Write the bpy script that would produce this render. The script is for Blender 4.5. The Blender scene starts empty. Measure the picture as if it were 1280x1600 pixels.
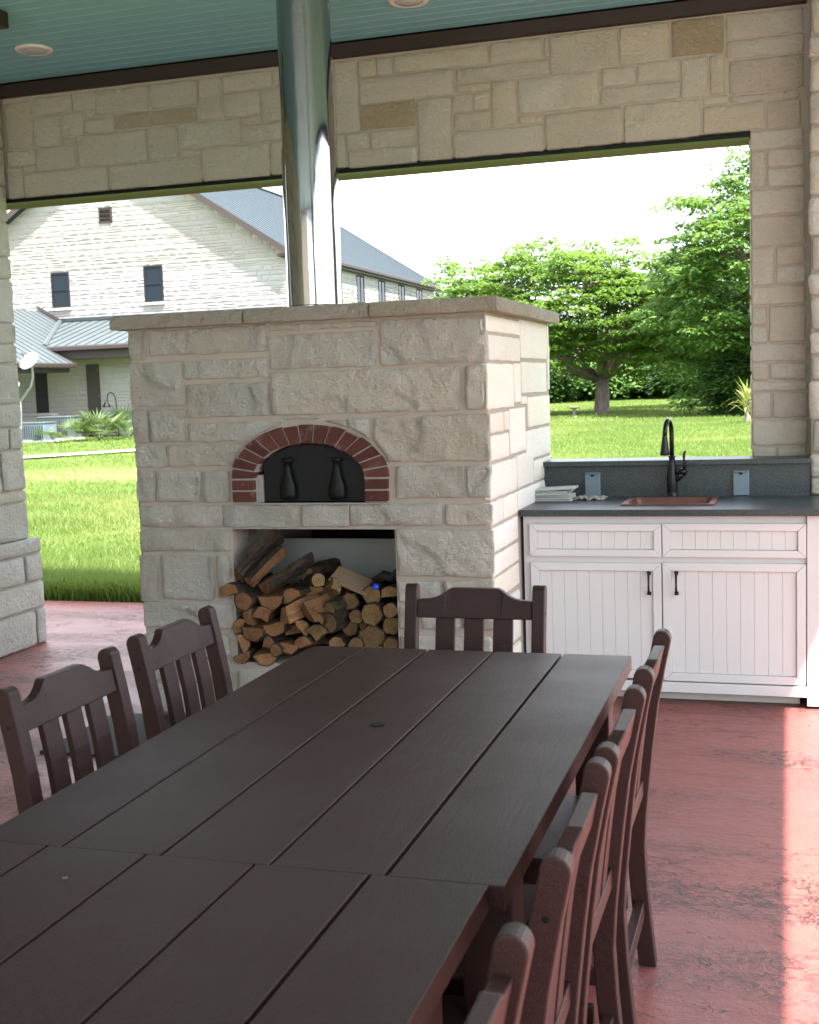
import bpy, math, random
import numpy as np
from mathutils import Vector, Matrix, noise as mnoise

random.seed(7)
RNG = np.random.default_rng(7)
scene = bpy.context.scene
COL = scene.collection
R = math.radians

# ------------------------------------------------------------------ camera (eye 1.5 m above the slab; slab top is z = -1.5)
cam_data = bpy.data.cameras.new('camera')
cam = bpy.data.objects.new('camera', cam_data)
COL.objects.link(cam)
cam_data.sensor_fit = 'HORIZONTAL'
cam_data.sensor_width = 36.0
cam_data.lens = 1909.2 / 1280 * 36
cam_data.clip_start = 0.05
cam_data.clip_end = 1500
_r = Vector((0.9555, 0.2931, -0.0339)); _d = Vector((-0.0024, -0.1073, -0.9942)); _f = Vector((-0.2951, 0.9500, -0.1019))
cam.matrix_world = Matrix(((_r.x, -_d.x, -_f.x, 0), (_r.y, -_d.y, -_f.y, 0), (_r.z, -_d.z, -_f.z, 0), (0, 0, 0, 1)))
cam_data.dof.use_dof = True
cam_data.dof.focus_distance = 4.6
cam_data.dof.aperture_fstop = 13.0
scene.camera = cam

# ------------------------------------------------------------------ daylight
SUN_DIR = Vector((0.40, -0.32, 1.0)).normalized()       # towards the sun
world = bpy.data.worlds.new('World')
scene.world = world
world.use_nodes = True
wn = world.node_tree; wn.nodes.clear()
w_out = wn.nodes.new('ShaderNodeOutputWorld'); w_bg = wn.nodes.new('ShaderNodeBackground')
sky = wn.nodes.new('ShaderNodeTexSky'); sky.sky_type = 'NISHITA'; sky.sun_disc = False
sky.sun_elevation = math.asin(SUN_DIR.z); sky.sun_rotation = math.atan2(SUN_DIR.x, SUN_DIR.y)
sky.air_density = 1.2; sky.dust_density = 2.0
wtc = wn.nodes.new('ShaderNodeTexCoord'); wmap = wn.nodes.new('ShaderNodeMapping'); wmap.inputs['Scale'].default_value = (1.4, 1.4, 7.0)
wno = wn.nodes.new('ShaderNodeTexNoise'); wno.inputs['Scale'].default_value = 2.2; wno.inputs['Detail'].default_value = 7; wno.inputs['Roughness'].default_value = 0.6
wra = wn.nodes.new('ShaderNodeMapRange'); wra.inputs['From Min'].default_value = 0.3; wra.inputs['From Max'].default_value = 0.62; wra.inputs['To Min'].default_value = 0.72; wra.inputs['To Max'].default_value = 0.97
wmix = wn.nodes.new('ShaderNodeMix'); wmix.data_type = 'RGBA'; wmix.inputs[7].default_value = (6.4, 6.85, 7.5, 1)
wn.links.new(wtc.outputs['Generated'], wmap.inputs[0]); wn.links.new(wmap.outputs[0], wno.inputs[0]); wn.links.new(wno.outputs[0], wra.inputs[0])
wn.links.new(wra.outputs[0], wmix.inputs[0]); wn.links.new(sky.outputs[0], wmix.inputs[6]); wn.links.new(wmix.outputs[2], w_bg.inputs[0])
w_bg.inputs[1].default_value = 0.12
wn.links.new(w_bg.outputs[0], w_out.inputs[0])

sun_data = bpy.data.lights.new('sun', 'SUN')
sun_data.energy = 5.0; sun_data.angle = R(0.53); sun_data.color = (1.0, 0.95, 0.88)
sun = bpy.data.objects.new('sun', sun_data); COL.objects.link(sun)
sun.rotation_euler = SUN_DIR.to_track_quat('Z', 'Y').to_euler(); sun.location = (6, -5, 15)

scene.view_settings.view_transform = 'Standard'
scene.view_settings.look = 'None'
scene.view_settings.gamma = 1
scene.view_settings.use_curve_mapping = False
scene.view_settings.exposure = 2.4
scene.cycles.max_bounces = 9
scene.cycles.diffuse_bounces = 6
scene.cycles.use_denoising = True
scene.cycles.sample_clamp_indirect = 6

# ------------------------------------------------------------------ helpers
def empty(name, loc=(0, 0, 0), rz=0.0):
    o = bpy.data.objects.new(name, None); COL.objects.link(o)
    o.empty_display_size = 0.1; o.location = loc; o.rotation_euler = (0, 0, rz); return o
def tag(o, label, cat, group=None):
    o['label'] = label; o['category'] = cat
    if group: o['group'] = group
    return o
def thing(name, label, cat, loc=(0, 0, 0), rz=0.0, group=None):
    return tag(empty(name, loc, rz), label, cat, group)
def link(name, mesh, parent=None, loc=(0, 0, 0), rot=(0, 0, 0)):
    o = bpy.data.objects.new(name, mesh); COL.objects.link(o)
    o.location = loc; o.rotation_euler = rot
    if parent is not None: o.parent = parent
    return o
def children(o): return [c for c in COL.objects if c.parent == o]
def copy_tree(o, parent=None, table=None):
    if table is None:
        table = {}
        for q in COL.objects:
            if q.parent: table.setdefault(q.parent.name, []).append(q)
    c = o.copy(); COL.objects.link(c)
    if parent is not None: c.parent = parent
    for ch in table.get(o.name, []): copy_tree(ch, c, table)
    return c

class MB:
    """collects faces; build() links them as one mesh object"""
    def __init__(s): s.v = []; s.f = []; s.m = []
    def add(s, verts, faces, mi=0):
        b = len(s.v); s.v.extend([tuple(p) for p in verts])
        s.f.extend([tuple(b + i for i in f) for f in faces]); s.m.extend([mi] * len(faces)); return s
    def box(s, x0, y0, z0, x1, y1, z1, c=0.0, mi=0, M=None):
        if c <= 0:
            V = [(x, y, z) for z in (z0, z1) for y in (y0, y1) for x in (x0, x1)]
            F = [(0, 2, 3, 1), (4, 5, 7, 6), (0, 1, 5, 4), (2, 6, 7, 3), (0, 4, 6, 2), (1, 3, 7, 5)]
        else:
            V = []; idx = {}
            for iz, z in enumerate((z0, z1)):
                for iy, y in enumerate((y0, y1)):
                    for ix, x in enumerate((x0, x1)):
                        for a in range(3):
                            q = [x + (c if ix == 0 else -c), y + (c if iy == 0 else -c), z + (c if iz == 0 else -c)]
                            q[a] = (x, y, z)[a]
                            idx[(ix, iy, iz, a)] = len(V); V.append(tuple(q))
            F = []
            for a in range(3):
                b_, c_ = (a + 1) % 3, (a + 2) % 3
                for sd in (0, 1):
                    def k(i, j):
                        t = [0, 0, 0]; t[a] = sd; t[b_] = i; t[c_] = j; return idx[(t[0], t[1], t[2], a)]
                    q = [k(0, 0), k(1, 0), k(1, 1), k(0, 1)]
                    F.append(tuple(q if sd else q[::-1]))
            for a in range(3):            # edges run along a
                b_, c_ = (a + 1) % 3, (a + 2) % 3
                for i in (0, 1):
                    for j in (0, 1):
                        def k(e, w):
                            t = [0, 0, 0]; t[a] = e; t[b_] = i; t[c_] = j; return idx[(t[0], t[1], t[2], w)]
                        q = [k(0, b_), k(1, b_), k(1, c_), k(0, c_)]
                        F.append(tuple(q if (i + j) % 2 else q[::-1]))
            for ix in (0, 1):
                for iy in (0, 1):
                    for iz in (0, 1):
                        q = [idx[(ix, iy, iz, a)] for a in range(3)]
                        F.append(tuple(q if (ix + iy + iz) % 2 else q[::-1]))
        if M is not None: V = [tuple(M @ Vector(p)) for p in V]
        return s.add(V, F, mi)
    def prism(s, poly, a0, a1, axis='y', mi=0):
        n = len(poly)
        def P(u, w, a): return {'y': (u, a, w), 'x': (a, u, w), 'z': (u, w, a)}[axis]
        V = [P(u, w, a0) for u, w in poly] + [P(u, w, a1) for u, w in poly]
        F = [tuple(range(n)), tuple(range(2 * n - 1, n - 1, -1))] + [(i + n, (i + 1) % n + n, (i + 1) % n, i) for i in range(n)]
        return s.add(V, F, mi)
    def tube(s, pts, rad, n=8, cap=True, mi=0, wob=0.0):
        pts = [Vector(p) for p in pts]
        if not hasattr(rad, '__len__'): rad = [rad] * len(pts)
        rings = []; up = Vector((0.13, 0.31, 0.94)).normalized()
        for i, p in enumerate(pts):
            t = (pts[min(i + 1, len(pts) - 1)] - pts[max(i - 1, 0)]).normalized()
            u = up - t * up.dot(t)
            if u.length < 1e-3: u = Vector((1, 0, 0)) - t * t.x
            u.normalize(); w = t.cross(u); up = u
            rings.append([p + (u * math.cos(2 * math.pi * k / n) + w * math.sin(2 * math.pi * k / n)) * rad[i] * (1 + wob * mnoise.noise(p * 3 + Vector((k * 1.7, 0, 0)))) for k in range(n)])
        V = [q for r_ in rings for q in r_]; F = []
        for i in range(len(rings) - 1):
            for k in range(n):
                F.append((i * n + k, i * n + (k + 1) % n, (i + 1) * n + (k + 1) % n, (i + 1) * n + k))
        if cap: F.append(tuple(range(n - 1, -1, -1))); F.append(tuple((len(rings) - 1) * n + k for k in range(n)))
        return s.add(V, F, mi)
    def lathe(s, prof, n=20, c=(0, 0, 0), mi=0, M=None):
        V = []
        for r_, z in prof:
            for k in range(n):
                a = 2 * math.pi * k / n; V.append((c[0] + r_ * math.cos(a), c[1] + r_ * math.sin(a), c[2] + z))
        F = []
        for i in range(len(prof) - 1):
            for k in range(n): F.append((i * n + k, i * n + (k + 1) % n, (i + 1) * n + (k + 1) % n, (i + 1) * n + k))
        F.append(tuple(range(n - 1, -1, -1))); F.append(tuple((len(prof) - 1) * n + k for k in range(n)))
        if M is not None: V = [tuple(M @ Vector(p)) for p in V]
        return s.add(V, F, mi)
    def mesh(s, name, mats, smooth=False):
        me = bpy.data.meshes.new(name); me.from_pydata(s.v, [], s.f)
        if not isinstance(mats, (list, tuple)): mats = [mats]
        for m in mats: me.materials.append(m)
        if len(mats) > 1: me.polygons.foreach_set('material_index', s.m)
        if smooth: me.polygons.foreach_set('use_smooth', [True] * len(s.f))
        me.update(); return me
    def build(s, name, mats, parent=None, loc=(0, 0, 0), rot=(0, 0, 0), smooth=False, bevel=0, label=None, stuff=False, seg=2):
        o = link(name, s.mesh(name, mats, smooth), parent, loc, rot)
        if bevel:
            b = o.modifiers.new('bevel', 'BEVEL'); b.width = bevel; b.segments = seg; b.limit_method = 'ANGLE'; b.angle_limit = R(35)
        if label: o['label'] = label
        if stuff: o['kind'] = 'stuff'
        return o

def np_mesh(name, V, F, mat, nv=3):
    me = bpy.data.meshes.new(name)
    V = np.asarray(V, dtype=np.float32).reshape(-1, 3); F = np.asarray(F, dtype=np.int32)
    me.vertices.add(len(V)); me.vertices.foreach_set('co', V.ravel())
    nf = len(F); me.loops.add(nf * nv); me.loops.foreach_set('vertex_index', F.ravel())
    me.polygons.add(nf); me.polygons.foreach_set('loop_start', np.arange(0, nf * nv, nv, dtype=np.int32))
    me.update(calc_edges=True); me.validate()
    for m in (mat if isinstance(mat, (list, tuple)) else [mat]): me.materials.append(m)
    return me

# ------------------------------------------------------------------ materials
class NT:
    def __init__(s, name):
        s.mat = bpy.data.materials.new(name); s.mat.use_nodes = True; s.t = s.mat.node_tree
        s.b = s.t.nodes['Principled BSDF']; s.out = s.t.nodes['Material Output']
        s.tc = s.t.nodes.new('ShaderNodeTexCoord'); s.oi = None
    def n(s, k, **kw):
        q = s.t.nodes.new(k)
        for a, b in kw.items():
            if a in q.inputs: s.set(q.inputs[a], b)
            else: setattr(q, a, b)
        return q
    def set(s, i, v):
        if isinstance(v, bpy.types.NodeSocket): s.t.links.new(v, i)
        else:
            if hasattr(i.default_value, '__len__') and len(i.default_value) == 4 and len(v) == 3: v = (*v, 1)
            i.default_value = v
    def coord(s, scale=(1, 1, 1), world=False, shift=True):
        src = s.tc.outputs['Object']
        if world: src = s.n('ShaderNodeNewGeometry').outputs['Position']
        m = s.n('ShaderNodeMapping'); m.inputs['Scale'].default_value = scale; s.t.links.new(src, m.inputs[0])
        if shift and not world:
            mul = s.n('ShaderNodeVectorMath', operation='SCALE'); s.t.links.new(s.rnd_v(), mul.inputs[0]); mul.inputs['Scale'].default_value = 1
            s.t.links.new(mul.outputs[0], m.inputs['Location'])
        return m.outputs[0]
    def rnd(s):
        if s.oi is None: s.oi = s.n('ShaderNodeObjectInfo')
        return s.oi.outputs['Random']
    def rnd_v(s):
        c = s.n('ShaderNodeCombineXYZ')
        for i, k in enumerate((37.0, 91.0, 53.0)):
            c_ = s.n('ShaderNodeMath', operation='MULTIPLY'); s.t.links.new(s.rnd(), c_.inputs[0]); c_.inputs[1].default_value = k
            s.t.links.new(c_.outputs[0], c.inputs[i])
        return c.outputs[0]
    def noise(s, co, scale, detail=4, rough=0.55, dist=0.0, col=False):
        q = s.n('ShaderNodeTexNoise'); s.t.links.new(co, q.inputs['Vector']); q.inputs['Scale'].default_value = scale
        q.inputs['Detail'].default_value = detail; q.inputs['Roughness'].default_value = rough; q.inputs['Distortion'].default_value = dist
        return q.outputs[1 if col else 0]
    def voro(s, co, scale, feature='F1', rnd=1.0):
        q = s.n('ShaderNodeTexVoronoi', feature=feature); s.t.links.new(co, q.inputs['Vector']); q.inputs['Scale'].default_value = scale
        q.inputs['Randomness'].default_value = rnd; return q.outputs['Distance']
    def ramp(s, f, a, b, lo=0.0, hi=1.0):
        q = s.n('ShaderNodeMapRange'); s.t.links.new(f, q.inputs[0]); q.inputs[1].default_value = a; q.inputs[2].default_value = b
        q.inputs[3].default_value = lo; q.inputs[4].default_value = hi; return q.outputs[0]
    def mix(s, f, a, b, mode='MIX'):
        q = s.n('ShaderNodeMix', data_type='RGBA', blend_type=mode); s.set(q.inputs[0], f); s.set(q.inputs[6], a); s.set(q.inputs[7], b); return q.outputs[2]
    def math(s, op, a, b=0.0):
        q = s.n('ShaderNodeMath', operation=op); s.set(q.inputs[0], a); s.set(q.inputs[1], b); return q.outputs[0]
    def bump(s, h, st=0.4, d=0.01, nrm=None):
        q = s.n('ShaderNodeBump'); s.t.links.new(h, q.inputs['Height']); q.inputs['Strength'].default_value = st; q.inputs['Distance'].default_value = d
        if nrm is not None: s.t.links.new(nrm, q.inputs['Normal'])
        return q.outputs[0]
    def done(s, col=None, rough=None, nrm=None, metal=None, spec=None):
        if col is not None: s.set(s.b.inputs['Base Color'], col)
        if rough is not None: s.set(s.b.inputs['Roughness'], rough)
        if nrm is not None: s.t.links.new(nrm, s.b.inputs['Normal'])
        if metal is not None: s.b.inputs['Metallic'].default_value = metal
        if spec is not None: s.b.inputs['Specular IOR Level'].default_value = spec
        return s.mat

def limestone(name, base, warm, stain=0.12, bstr=0.8, big=1.0):
    m = NT(name); co = m.coord()
    n1 = m.noise(co, 2.3, 5, 0.6); n2 = m.noise(co, 9, 6, 0.65, 0.4); n3 = m.noise(co, 52, 6, 0.75); n4 = m.noise(co, 170, 3, 0.7)
    c = m.mix(m.ramp(n1, 0.35, 0.7), base, warm)
    c = m.mix(m.math('MULTIPLY', m.ramp(n2, 0.62 - stain, 0.78 - stain), 0.45), c, tuple(q * f for q, f in zip(warm, (0.82, 0.70, 0.50))))
    c = m.mix(m.ramp(n3, 0.48, 0.72, 0.0, 0.24), c, tuple(q * 0.66 for q in base)); c = m.mix(m.ramp(n4, 0.58, 0.76, 0.0, 0.25), c, tuple(q * 0.6 for q in base))
    r2 = m.math('FRACT', m.math('MULTIPLY', m.rnd(), 13.7))
    c = m.mix(m.ramp(r2, 0.55, 1.0, 0, 0.4), c, tuple(q * f for q, f in zip(warm, (1.0, 0.93, 0.80))))
    v = m.ramp(m.rnd(), 0, 1, 0.93, 1.06)
    cv = m.n('ShaderNodeCombineXYZ'); [m.t.links.new(v, cv.inputs[i]) for i in range(3)]
    c = m.mix(1.0, c, cv.outputs[0], 'MULTIPLY')
    pit = m.voro(m.coord(), 32)
    pm = m.ramp(pit, 0.04, 0.12, 1.0, 0.0); pm = m.math('MULTIPLY', pm, m.ramp(n2, 0.58, 0.66))
    c = m.mix(m.math('MULTIPLY', pm, 0.5), c, (0.12, 0.09, 0.06))
    vf = m.voro(m.coord(), 24)
    h = m.math('ADD', m.math('MULTIPLY', n2, 0.7 * big), m.math('MULTIPLY', n3, 1.0)); h = m.math('ADD', h, m.math('MULTIPLY', vf, 0.22 * big))
    h = m.math('ADD', h, m.math('MULTIPLY', n4, 0.32)); h = m.math('SUBTRACT', h, m.math('MULTIPLY', pm, 0.5))
    return m.done(c, 0.88, m.bump(h, min(1, bstr * 1.7), 0.062), spec=0.25)

STONE = limestone('limestone', (0.84, 0.82, 0.765), (0.82, 0.76, 0.65), 0.02, 0.6)
STONE2 = limestone('limestone_iron_stained', (0.73, 0.69, 0.60), (0.68, 0.53, 0.33), 0.10, 0.6)
STONE_S = limestone('limestone_smooth', (0.80, 0.76, 0.71), (0.78, 0.72, 0.64), 0.0, 0.28, 0.5)
STONE_B = limestone('limestone_beam', (0.73, 0.70, 0.625), (0.74, 0.67, 0.55), 0.03, 0.5, 0.7)
STONE_C = limestone('limestone_column', (0.72, 0.675, 0.61), (0.70, 0.635, 0.55), 0.0, 0.45, 0.7)
STONE_CAP = limestone('limestone_coping', (0.66, 0.60, 0.52), (0.60, 0.52, 0.42), 0.08, 0.9)
STONE_F = limestone('limestone_building', (0.375, 0.38, 0.385), (0.365, 0.35, 0.335), 0.0, 0.5)

m = NT('mortar'); co = m.coord(world=True); n1 = m.noise(co, 8, 4); n2 = m.noise(co, 120, 4, 0.7)
MORTAR = m.done(m.mix(n1, (0.34, 0.295, 0.25), (0.40, 0.35, 0.305)), 0.95, m.bump(n2, 0.5, 0.006), spec=0.2)
m = NT('brick_red'); co = m.coord(); n1 = m.noise(co, 18, 5, 0.7); n2 = m.noise(co, 90, 4, 0.7); n3 = m.noise(m.coord(world=True), 11, 5, 0.7)
c = m.mix(m.ramp(m.rnd(), 0, 1), (0.068, 0.023, 0.018), (0.105, 0.038, 0.030)); c = m.mix(m.ramp(n1, 0.45, 0.7, 0, 0.5), c, (0.11, 0.035, 0.03))
c = m.mix(m.ramp(n3, 0.56, 0.74, 0, 0.5), c, (0.28, 0.23, 0.23))
BRICK = m.done(c, 0.85, m.bump(m.math('ADD', n1, n2), 0.6, 0.006), spec=0.25)
m = NT('grout_pale'); n2 = m.noise(m.coord(world=True), 70, 4)
GROUT = m.done(m.mix(n2, (0.24, 0.225, 0.21), (0.34, 0.32, 0.30)), 0.9, m.bump(n2, 0.5, 0.005))

def plain(name, col, rough=0.5, metal=0.0, amp=0.12, ns=14, bs=0.15, bd=0.003, fine=220, world=False, spec=None):
    m = NT(name); co = m.coord(world=world); n1 = m.noise(co, ns, 5, 0.6); n2 = m.noise(co, fine, 3, 0.6)
    c = m.mix(n1, tuple(q * (1 - amp) for q in col), tuple(q * (1 + amp) for q in col))
    return m.done(c, m.ramp(n1, 0.2, 0.8, rough * 0.85, min(1, rough * 1.15)), m.bump(n2, bs, bd), metal, spec)

# recycled-plastic lumber
m = NT('brown_poly_lumber'); co = m.coord(); n1 = m.noise(co, 3.5, 5, 0.6); n2 = m.noise(co, 420, 3, 0.7); n3 = m.noise(m.coord((1, 0.12, 1)), 60, 4, 0.7)
c = m.mix(n1, (0.021, 0.0078, 0.0066), (0.033, 0.0130, 0.0112)); c = m.mix(m.ramp(n3, 0.45, 0.72, 0, 0.45), c, (0.036, 0.019, 0.017)); c = m.mix(m.ramp(n2, 0.55, 0.8, 0, 0.4), c, (0.055, 0.036, 0.034))
dust = m.ramp(m.voro(m.coord(), 17), 0.0, 0.045, 1.0, 0.0)
dm = m.math('MULTIPLY', dust, m.ramp(n1, 0.56, 0.62)); c = m.mix(m.math('MULTIPLY', dm, 0.6), c, (0.35, 0.31, 0.26))
POLY = m.done(c, m.ramp(n1, 0.3, 0.7, 0.31, 0.42), m.bump(m.math('ADD', n2, m.math('MULTIPLY', n3, 0.8)), 0.7, 0.0016), spec=0.25)

# stamped, stained concrete
m = NT('stamped_red_concrete'); co = m.coord(world=True)
n1 = m.noise(co, 0.8, 5, 0.6); n2 = m.noise(co, 4.5, 7, 0.66); n3 = m.noise(co, 24, 6, 0.75); n4 = m.noise(co, 130, 3, 0.7)
band = m.ramp(m.noise(m.coord((0.55, 1.9, 1), world=True), 1.25, 4, 0.6, 0.3), 0.47, 0.60)        # chipped slate texture comes in bands
def ridge(sc, rg, w, det=7, stretch=(1, 1.7, 1), dist=0.35):
    q = m.noise(m.coord(stretch, world=True), sc, det, rg, dist); return m.ramp(m.math('ABSOLUTE', m.math('SUBTRACT', q, 0.5)), 0.0, w, 1.0, 0.0)
r1 = ridge(5.0, 0.66, 0.020); r2 = ridge(12.0, 0.66, 0.034); gate = m.ramp(n3, 0.42, 0.58)
crk = m.math('MULTIPLY', m.math('MAXIMUM', m.math('MULTIPLY', r1, gate), m.math('MULTIPLY', m.math('MULTIPLY', r2, gate), 0.8)), band)
lone = m.math('MULTIPLY', ridge(1.4, 0.66, 0.0055, 9, (1, 1, 1)), m.ramp(n2, 0.50, 0.58))
c = m.mix(m.ramp(n1, 0.3, 0.7), (0.265, 0.070, 0.052), (0.19, 0.058, 0.058)); c = m.mix(m.ramp(n2, 0.42, 0.72, 0, 0.55), c, (0.245, 0.080, 0.062))
c = m.mix(m.math('MULTIPLY', band, m.ramp(n3, 0.38, 0.7, 0, 0.45)), c, (0.16, 0.060, 0.056)); c = m.mix(m.math('MULTIPLY', m.ramp(n3, 0.6, 0.8), 0.3), c, (0.40, 0.22, 0.19))
c = m.mix(m.math('MULTIPLY', m.math('MAXIMUM', crk, lone), 0.95), c, (0.05, 0.024, 0.026))
spk = m.math('MULTIPLY', m.ramp(m.voro(co, 6), 0.0, 0.030, 1.0, 0.0), m.ramp(n2, 0.44, 0.5)); c = m.mix(spk, c, (0.62, 0.58, 0.56))
h = m.math('ADD', m.math('MULTIPLY', n2, 0.5), m.math('MULTIPLY', m.math('MULTIPLY', n3, 0.55), m.math('ADD', m.math('MULTIPLY', band, 0.8), 0.2)))
h = m.math('ADD', h, m.math('MULTIPLY', n4, 0.05)); h = m.math('SUBTRACT', h, m.math('MULTIPLY', m.math('MAXIMUM', crk, lone), 0.40))
FLOOR = m.done(c, m.ramp(n2, 0.3, 0.7, 0.34, 0.52), m.bump(h, 0.9, 0.03), spec=0.5)
m.b.inputs['Coat Weight'].default_value = 0.08; m.b.inputs['Coat Roughness'].default_value = 0.22
CONC = plain('pale_concrete', (0.55, 0.52, 0.47), 0.9, amp=0.15, ns=3, bs=0.4, world=True)

# honed granite
m = NT('dark_granite'); co = m.coord(world=True); n1 = m.noise(co, 130, 5, 0.85); n2 = m.noise(co, 260, 2, 0.6); n0 = m.noise(co, 6, 4)
c = m.mix(m.ramp(n1, 0.42, 0.66), (0.014, 0.020, 0.024), (0.060, 0.075, 0.082)); c = m.mix(m.ramp(n2, 0.62, 0.75, 0, 0.7), c, (0.16, 0.18, 0.19))
GRANITE = m.done(c, m.ramp(n0, 0.3, 0.7, 0.30, 0.42), m.bump(n1, 0.12, 0.001), spec=0.5)

WHITE = plain('white_painted_wood', (0.575, 0.57, 0.57), 0.42, amp=0.03, ns=5, bs=0.12, bd=0.001, fine=60)
TEAL = plain('teal_painted_board', (0.185, 0.40, 0.46), 0.5, amp=0.10, ns=5, bs=0.15, bd=0.001, fine=60)
TRIM = plain('dark_brown_stained_wood', (0.022, 0.012, 0.009), 0.6, amp=0.3, ns=20)
SOFFIT = NT('weathered_wood'); co = SOFFIT.coord((0.6, 14, 14)); n1 = SOFFIT.noise(co, 3, 6, 0.7)
SOFFIT = SOFFIT.done(SOFFIT.mix(n1, (0.055, 0.046, 0.022), (0.13, 0.108, 0.058)), 0.8, SOFFIT.bump(n1, 0.5, 0.004))
BLACK = plain('black_iron', (0.004, 0.0045, 0.005), 0.45, amp=0.3, spec=0.2)
DOORM = plain('black_steel_plate', (0.006, 0.008, 0.0095), 0.5, amp=0.2, ns=6, spec=0.2)
BRONZE = plain('oil_rubbed_bronze', (0.012, 0.012, 0.014), 0.28, 0.6, amp=0.3)
GREYMETAL = plain('grey_cast_aluminium', (0.16, 0.21, 0.245), 0.5, 0.3, amp=0.1)
PLATE = plain('white_enamel', (0.17, 0.18, 0.19), 0.35, amp=0.03)
BEIGE = plain('cream_plastic', (0.66, 0.63, 0.60), 0.45, amp=0.05)
LENS = plain('frosted_lens', (0.42, 0.42, 0.46), 0.3, amp=0.05)
MAT_RUB = plain('black_rubber_mat', (0.008, 0.014, 0.013), 0.75, amp=0.4, ns=80, bs=0.9, bd=0.004, fine=300)
m = NT('hammered_copper'); v = m.voro(m.coord(world=True), 75, 'SMOOTH_F1'); n1 = m.noise(m.coord(world=True), 20, 3)
COPPER = m.done(m.mix(n1, (0.10, 0.045, 0.035), (0.17, 0.085, 0.07)), 0.5, m.bump(v, 0.35, 0.004), 0.6)
m = NT('polished_stainless_steel'); co = m.coord(world=True); n1 = m.noise(m.coord((1, 1, 0.25), world=True), 5.0, 3, 0.5); n2 = m.noise(co, 9, 5)
STEEL = m.done((0.37, 0.37, 0.37), m.ramp(n2, 0.4, 0.8, 0.05, 0.14), m.bump(n1, 0.22, 0.03), 1.0)
m = NT('bag_plastic'); n1 = m.noise(m.coord(), 30, 4)
BAG = m.done(m.mix(n1, (0.12, 0.11, 0.10), (0.38, 0.36, 0.35)), 0.25, m.bump(n1, 0.8, 0.01))
m = NT('stone_tile'); n1 = m.noise(m.coord(), 30, 5)
TILE = m.done(m.mix(n1, (0.30, 0.31, 0.30), (0.50, 0.50, 0.47)), 0.6, m.bump(n1, 0.3, 0.003))
BOARD = plain('grey_cement_board', (0.24, 0.25, 0.235), 0.85, amp=0.1, ns=9, bs=0.4)
CARD = plain('cardboard', (0.20, 0.135, 0.085), 0.8, amp=0.12)
BLUE = plain('blue_plastic', (0.01, 0.06, 0.55), 0.3)

# bark and cut wood
m = NT('bark'); n1 = m.noise(m.coord((1, 0.25, 1)), 38, 6, 0.7, 0.6); n2 = m.noise(m.coord(), 9, 4)
c = m.mix(m.ramp(n1, 0.35, 0.7), (0.012, 0.008, 0.006), (0.075, 0.055, 0.042)); c = m.mix(m.ramp(n2, 0.58, 0.7, 0, 0.5), c, (0.05, 0.07, 0.03))
BARK = m.done(c, 0.95, m.bump(n1, 1.0, 0.012), spec=0.2)
def cutwood(name, a, b):
    m = NT(name); w = m.n('ShaderNodeTexWave', wave_type='RINGS', rings_direction='Y'); m.t.links.new(m.coord(shift=False), w.inputs['Vector'])
    w.inputs['Scale'].default_value = 34; w.inputs['Distortion'].default_value = 4; w.inputs['Detail'].default_value = 3; w.inputs['Detail Scale'].default_value = 1.5
    n1 = m.noise(m.coord(), 14, 5, 0.7); n2 = m.noise(m.coord((1, 0.12, 1)), 70, 4, 0.7)
    c = m.mix(m.ramp(w.outputs[1], 0.1, 0.9, 0, 0.75), a, b); c = m.mix(m.ramp(n1, 0.45, 0.75, 0, 0.7), c, tuple(q * 0.55 for q in b))
    v = m.ramp(m.rnd(), 0, 1, 0.62, 1.12); cv = m.n('ShaderNodeCombineXYZ'); [m.t.links.new(v, cv.inputs[i]) for i in range(3)]
    c = m.mix(1.0, c, cv.outputs[0], 'MULTIPLY')
    return m.done(c, 0.85, m.bump(m.math('ADD', n1, n2), 0.7, 0.006), spec=0.2)
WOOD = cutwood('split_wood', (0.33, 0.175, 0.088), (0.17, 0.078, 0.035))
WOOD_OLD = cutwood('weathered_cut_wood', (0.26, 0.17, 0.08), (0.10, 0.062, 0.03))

def dry(m, amount=0.75):           # a worn, straw coloured patch of lawn with ragged edges
    co = m.coord(world=True); d = m.n('ShaderNodeVectorMath', operation='DISTANCE'); mp = m.n('ShaderNodeMapping'); m.t.links.new(co, mp.inputs[0]); mp.inputs['Scale'].default_value = (.75, 1, 1)
    m.t.links.new(mp.outputs[0], d.inputs[0]); d.inputs[1].default_value = (-13.1 * .75, 21.4, -1.5)
    n_ = m.noise(co, 1.1, 5, 0.7); q = m.math('ADD', d.outputs['Value'], m.math('MULTIPLY', n_, -3.2)); return m.ramp(q, -0.6, 1.0, amount, 0.0)
def leafmat(name, a, b, tr=0.5, world_var=0.3, lawn=False):
    m = NT(name); g = m.n('ShaderNodeNewGeometry'); n1 = m.noise(m.coord(world=True), 0.8, 3)
    c = m.mix(g.outputs['Random Per Island'], a, b); c = m.mix(m.ramp(n1, 0.35, 0.7, 0, world_var), c, tuple(q * 0.6 for q in a))
    if lawn:
        big = m.noise(m.coord(world=True), 0.22, 5, 0.65); c = m.mix(m.ramp(big, 0.50, 0.68, 0, 0.55), c, (0.27, 0.27, 0.10)); c = m.mix(dry(m, .35), c, (0.38, 0.32, 0.17))
    m.set(m.b.inputs['Base Color'], c); m.b.inputs['Roughness'].default_value = 0.5; m.b.inputs['Specular IOR Level'].default_value = 0.3
    t = m.n('ShaderNodeBsdfTranslucent'); m.set(t.inputs[0], m.mix(0.35, c, (0.30, 0.42, 0.03)))
    x = m.n('ShaderNodeMixShader'); x.inputs[0].default_value = tr
    m.t.links.new(m.b.outputs[0], x.inputs[1]); m.t.links.new(t.outputs[0], x.inputs[2]); m.t.links.new(x.outputs[0], m.out.inputs[0]); return m.mat
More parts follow.
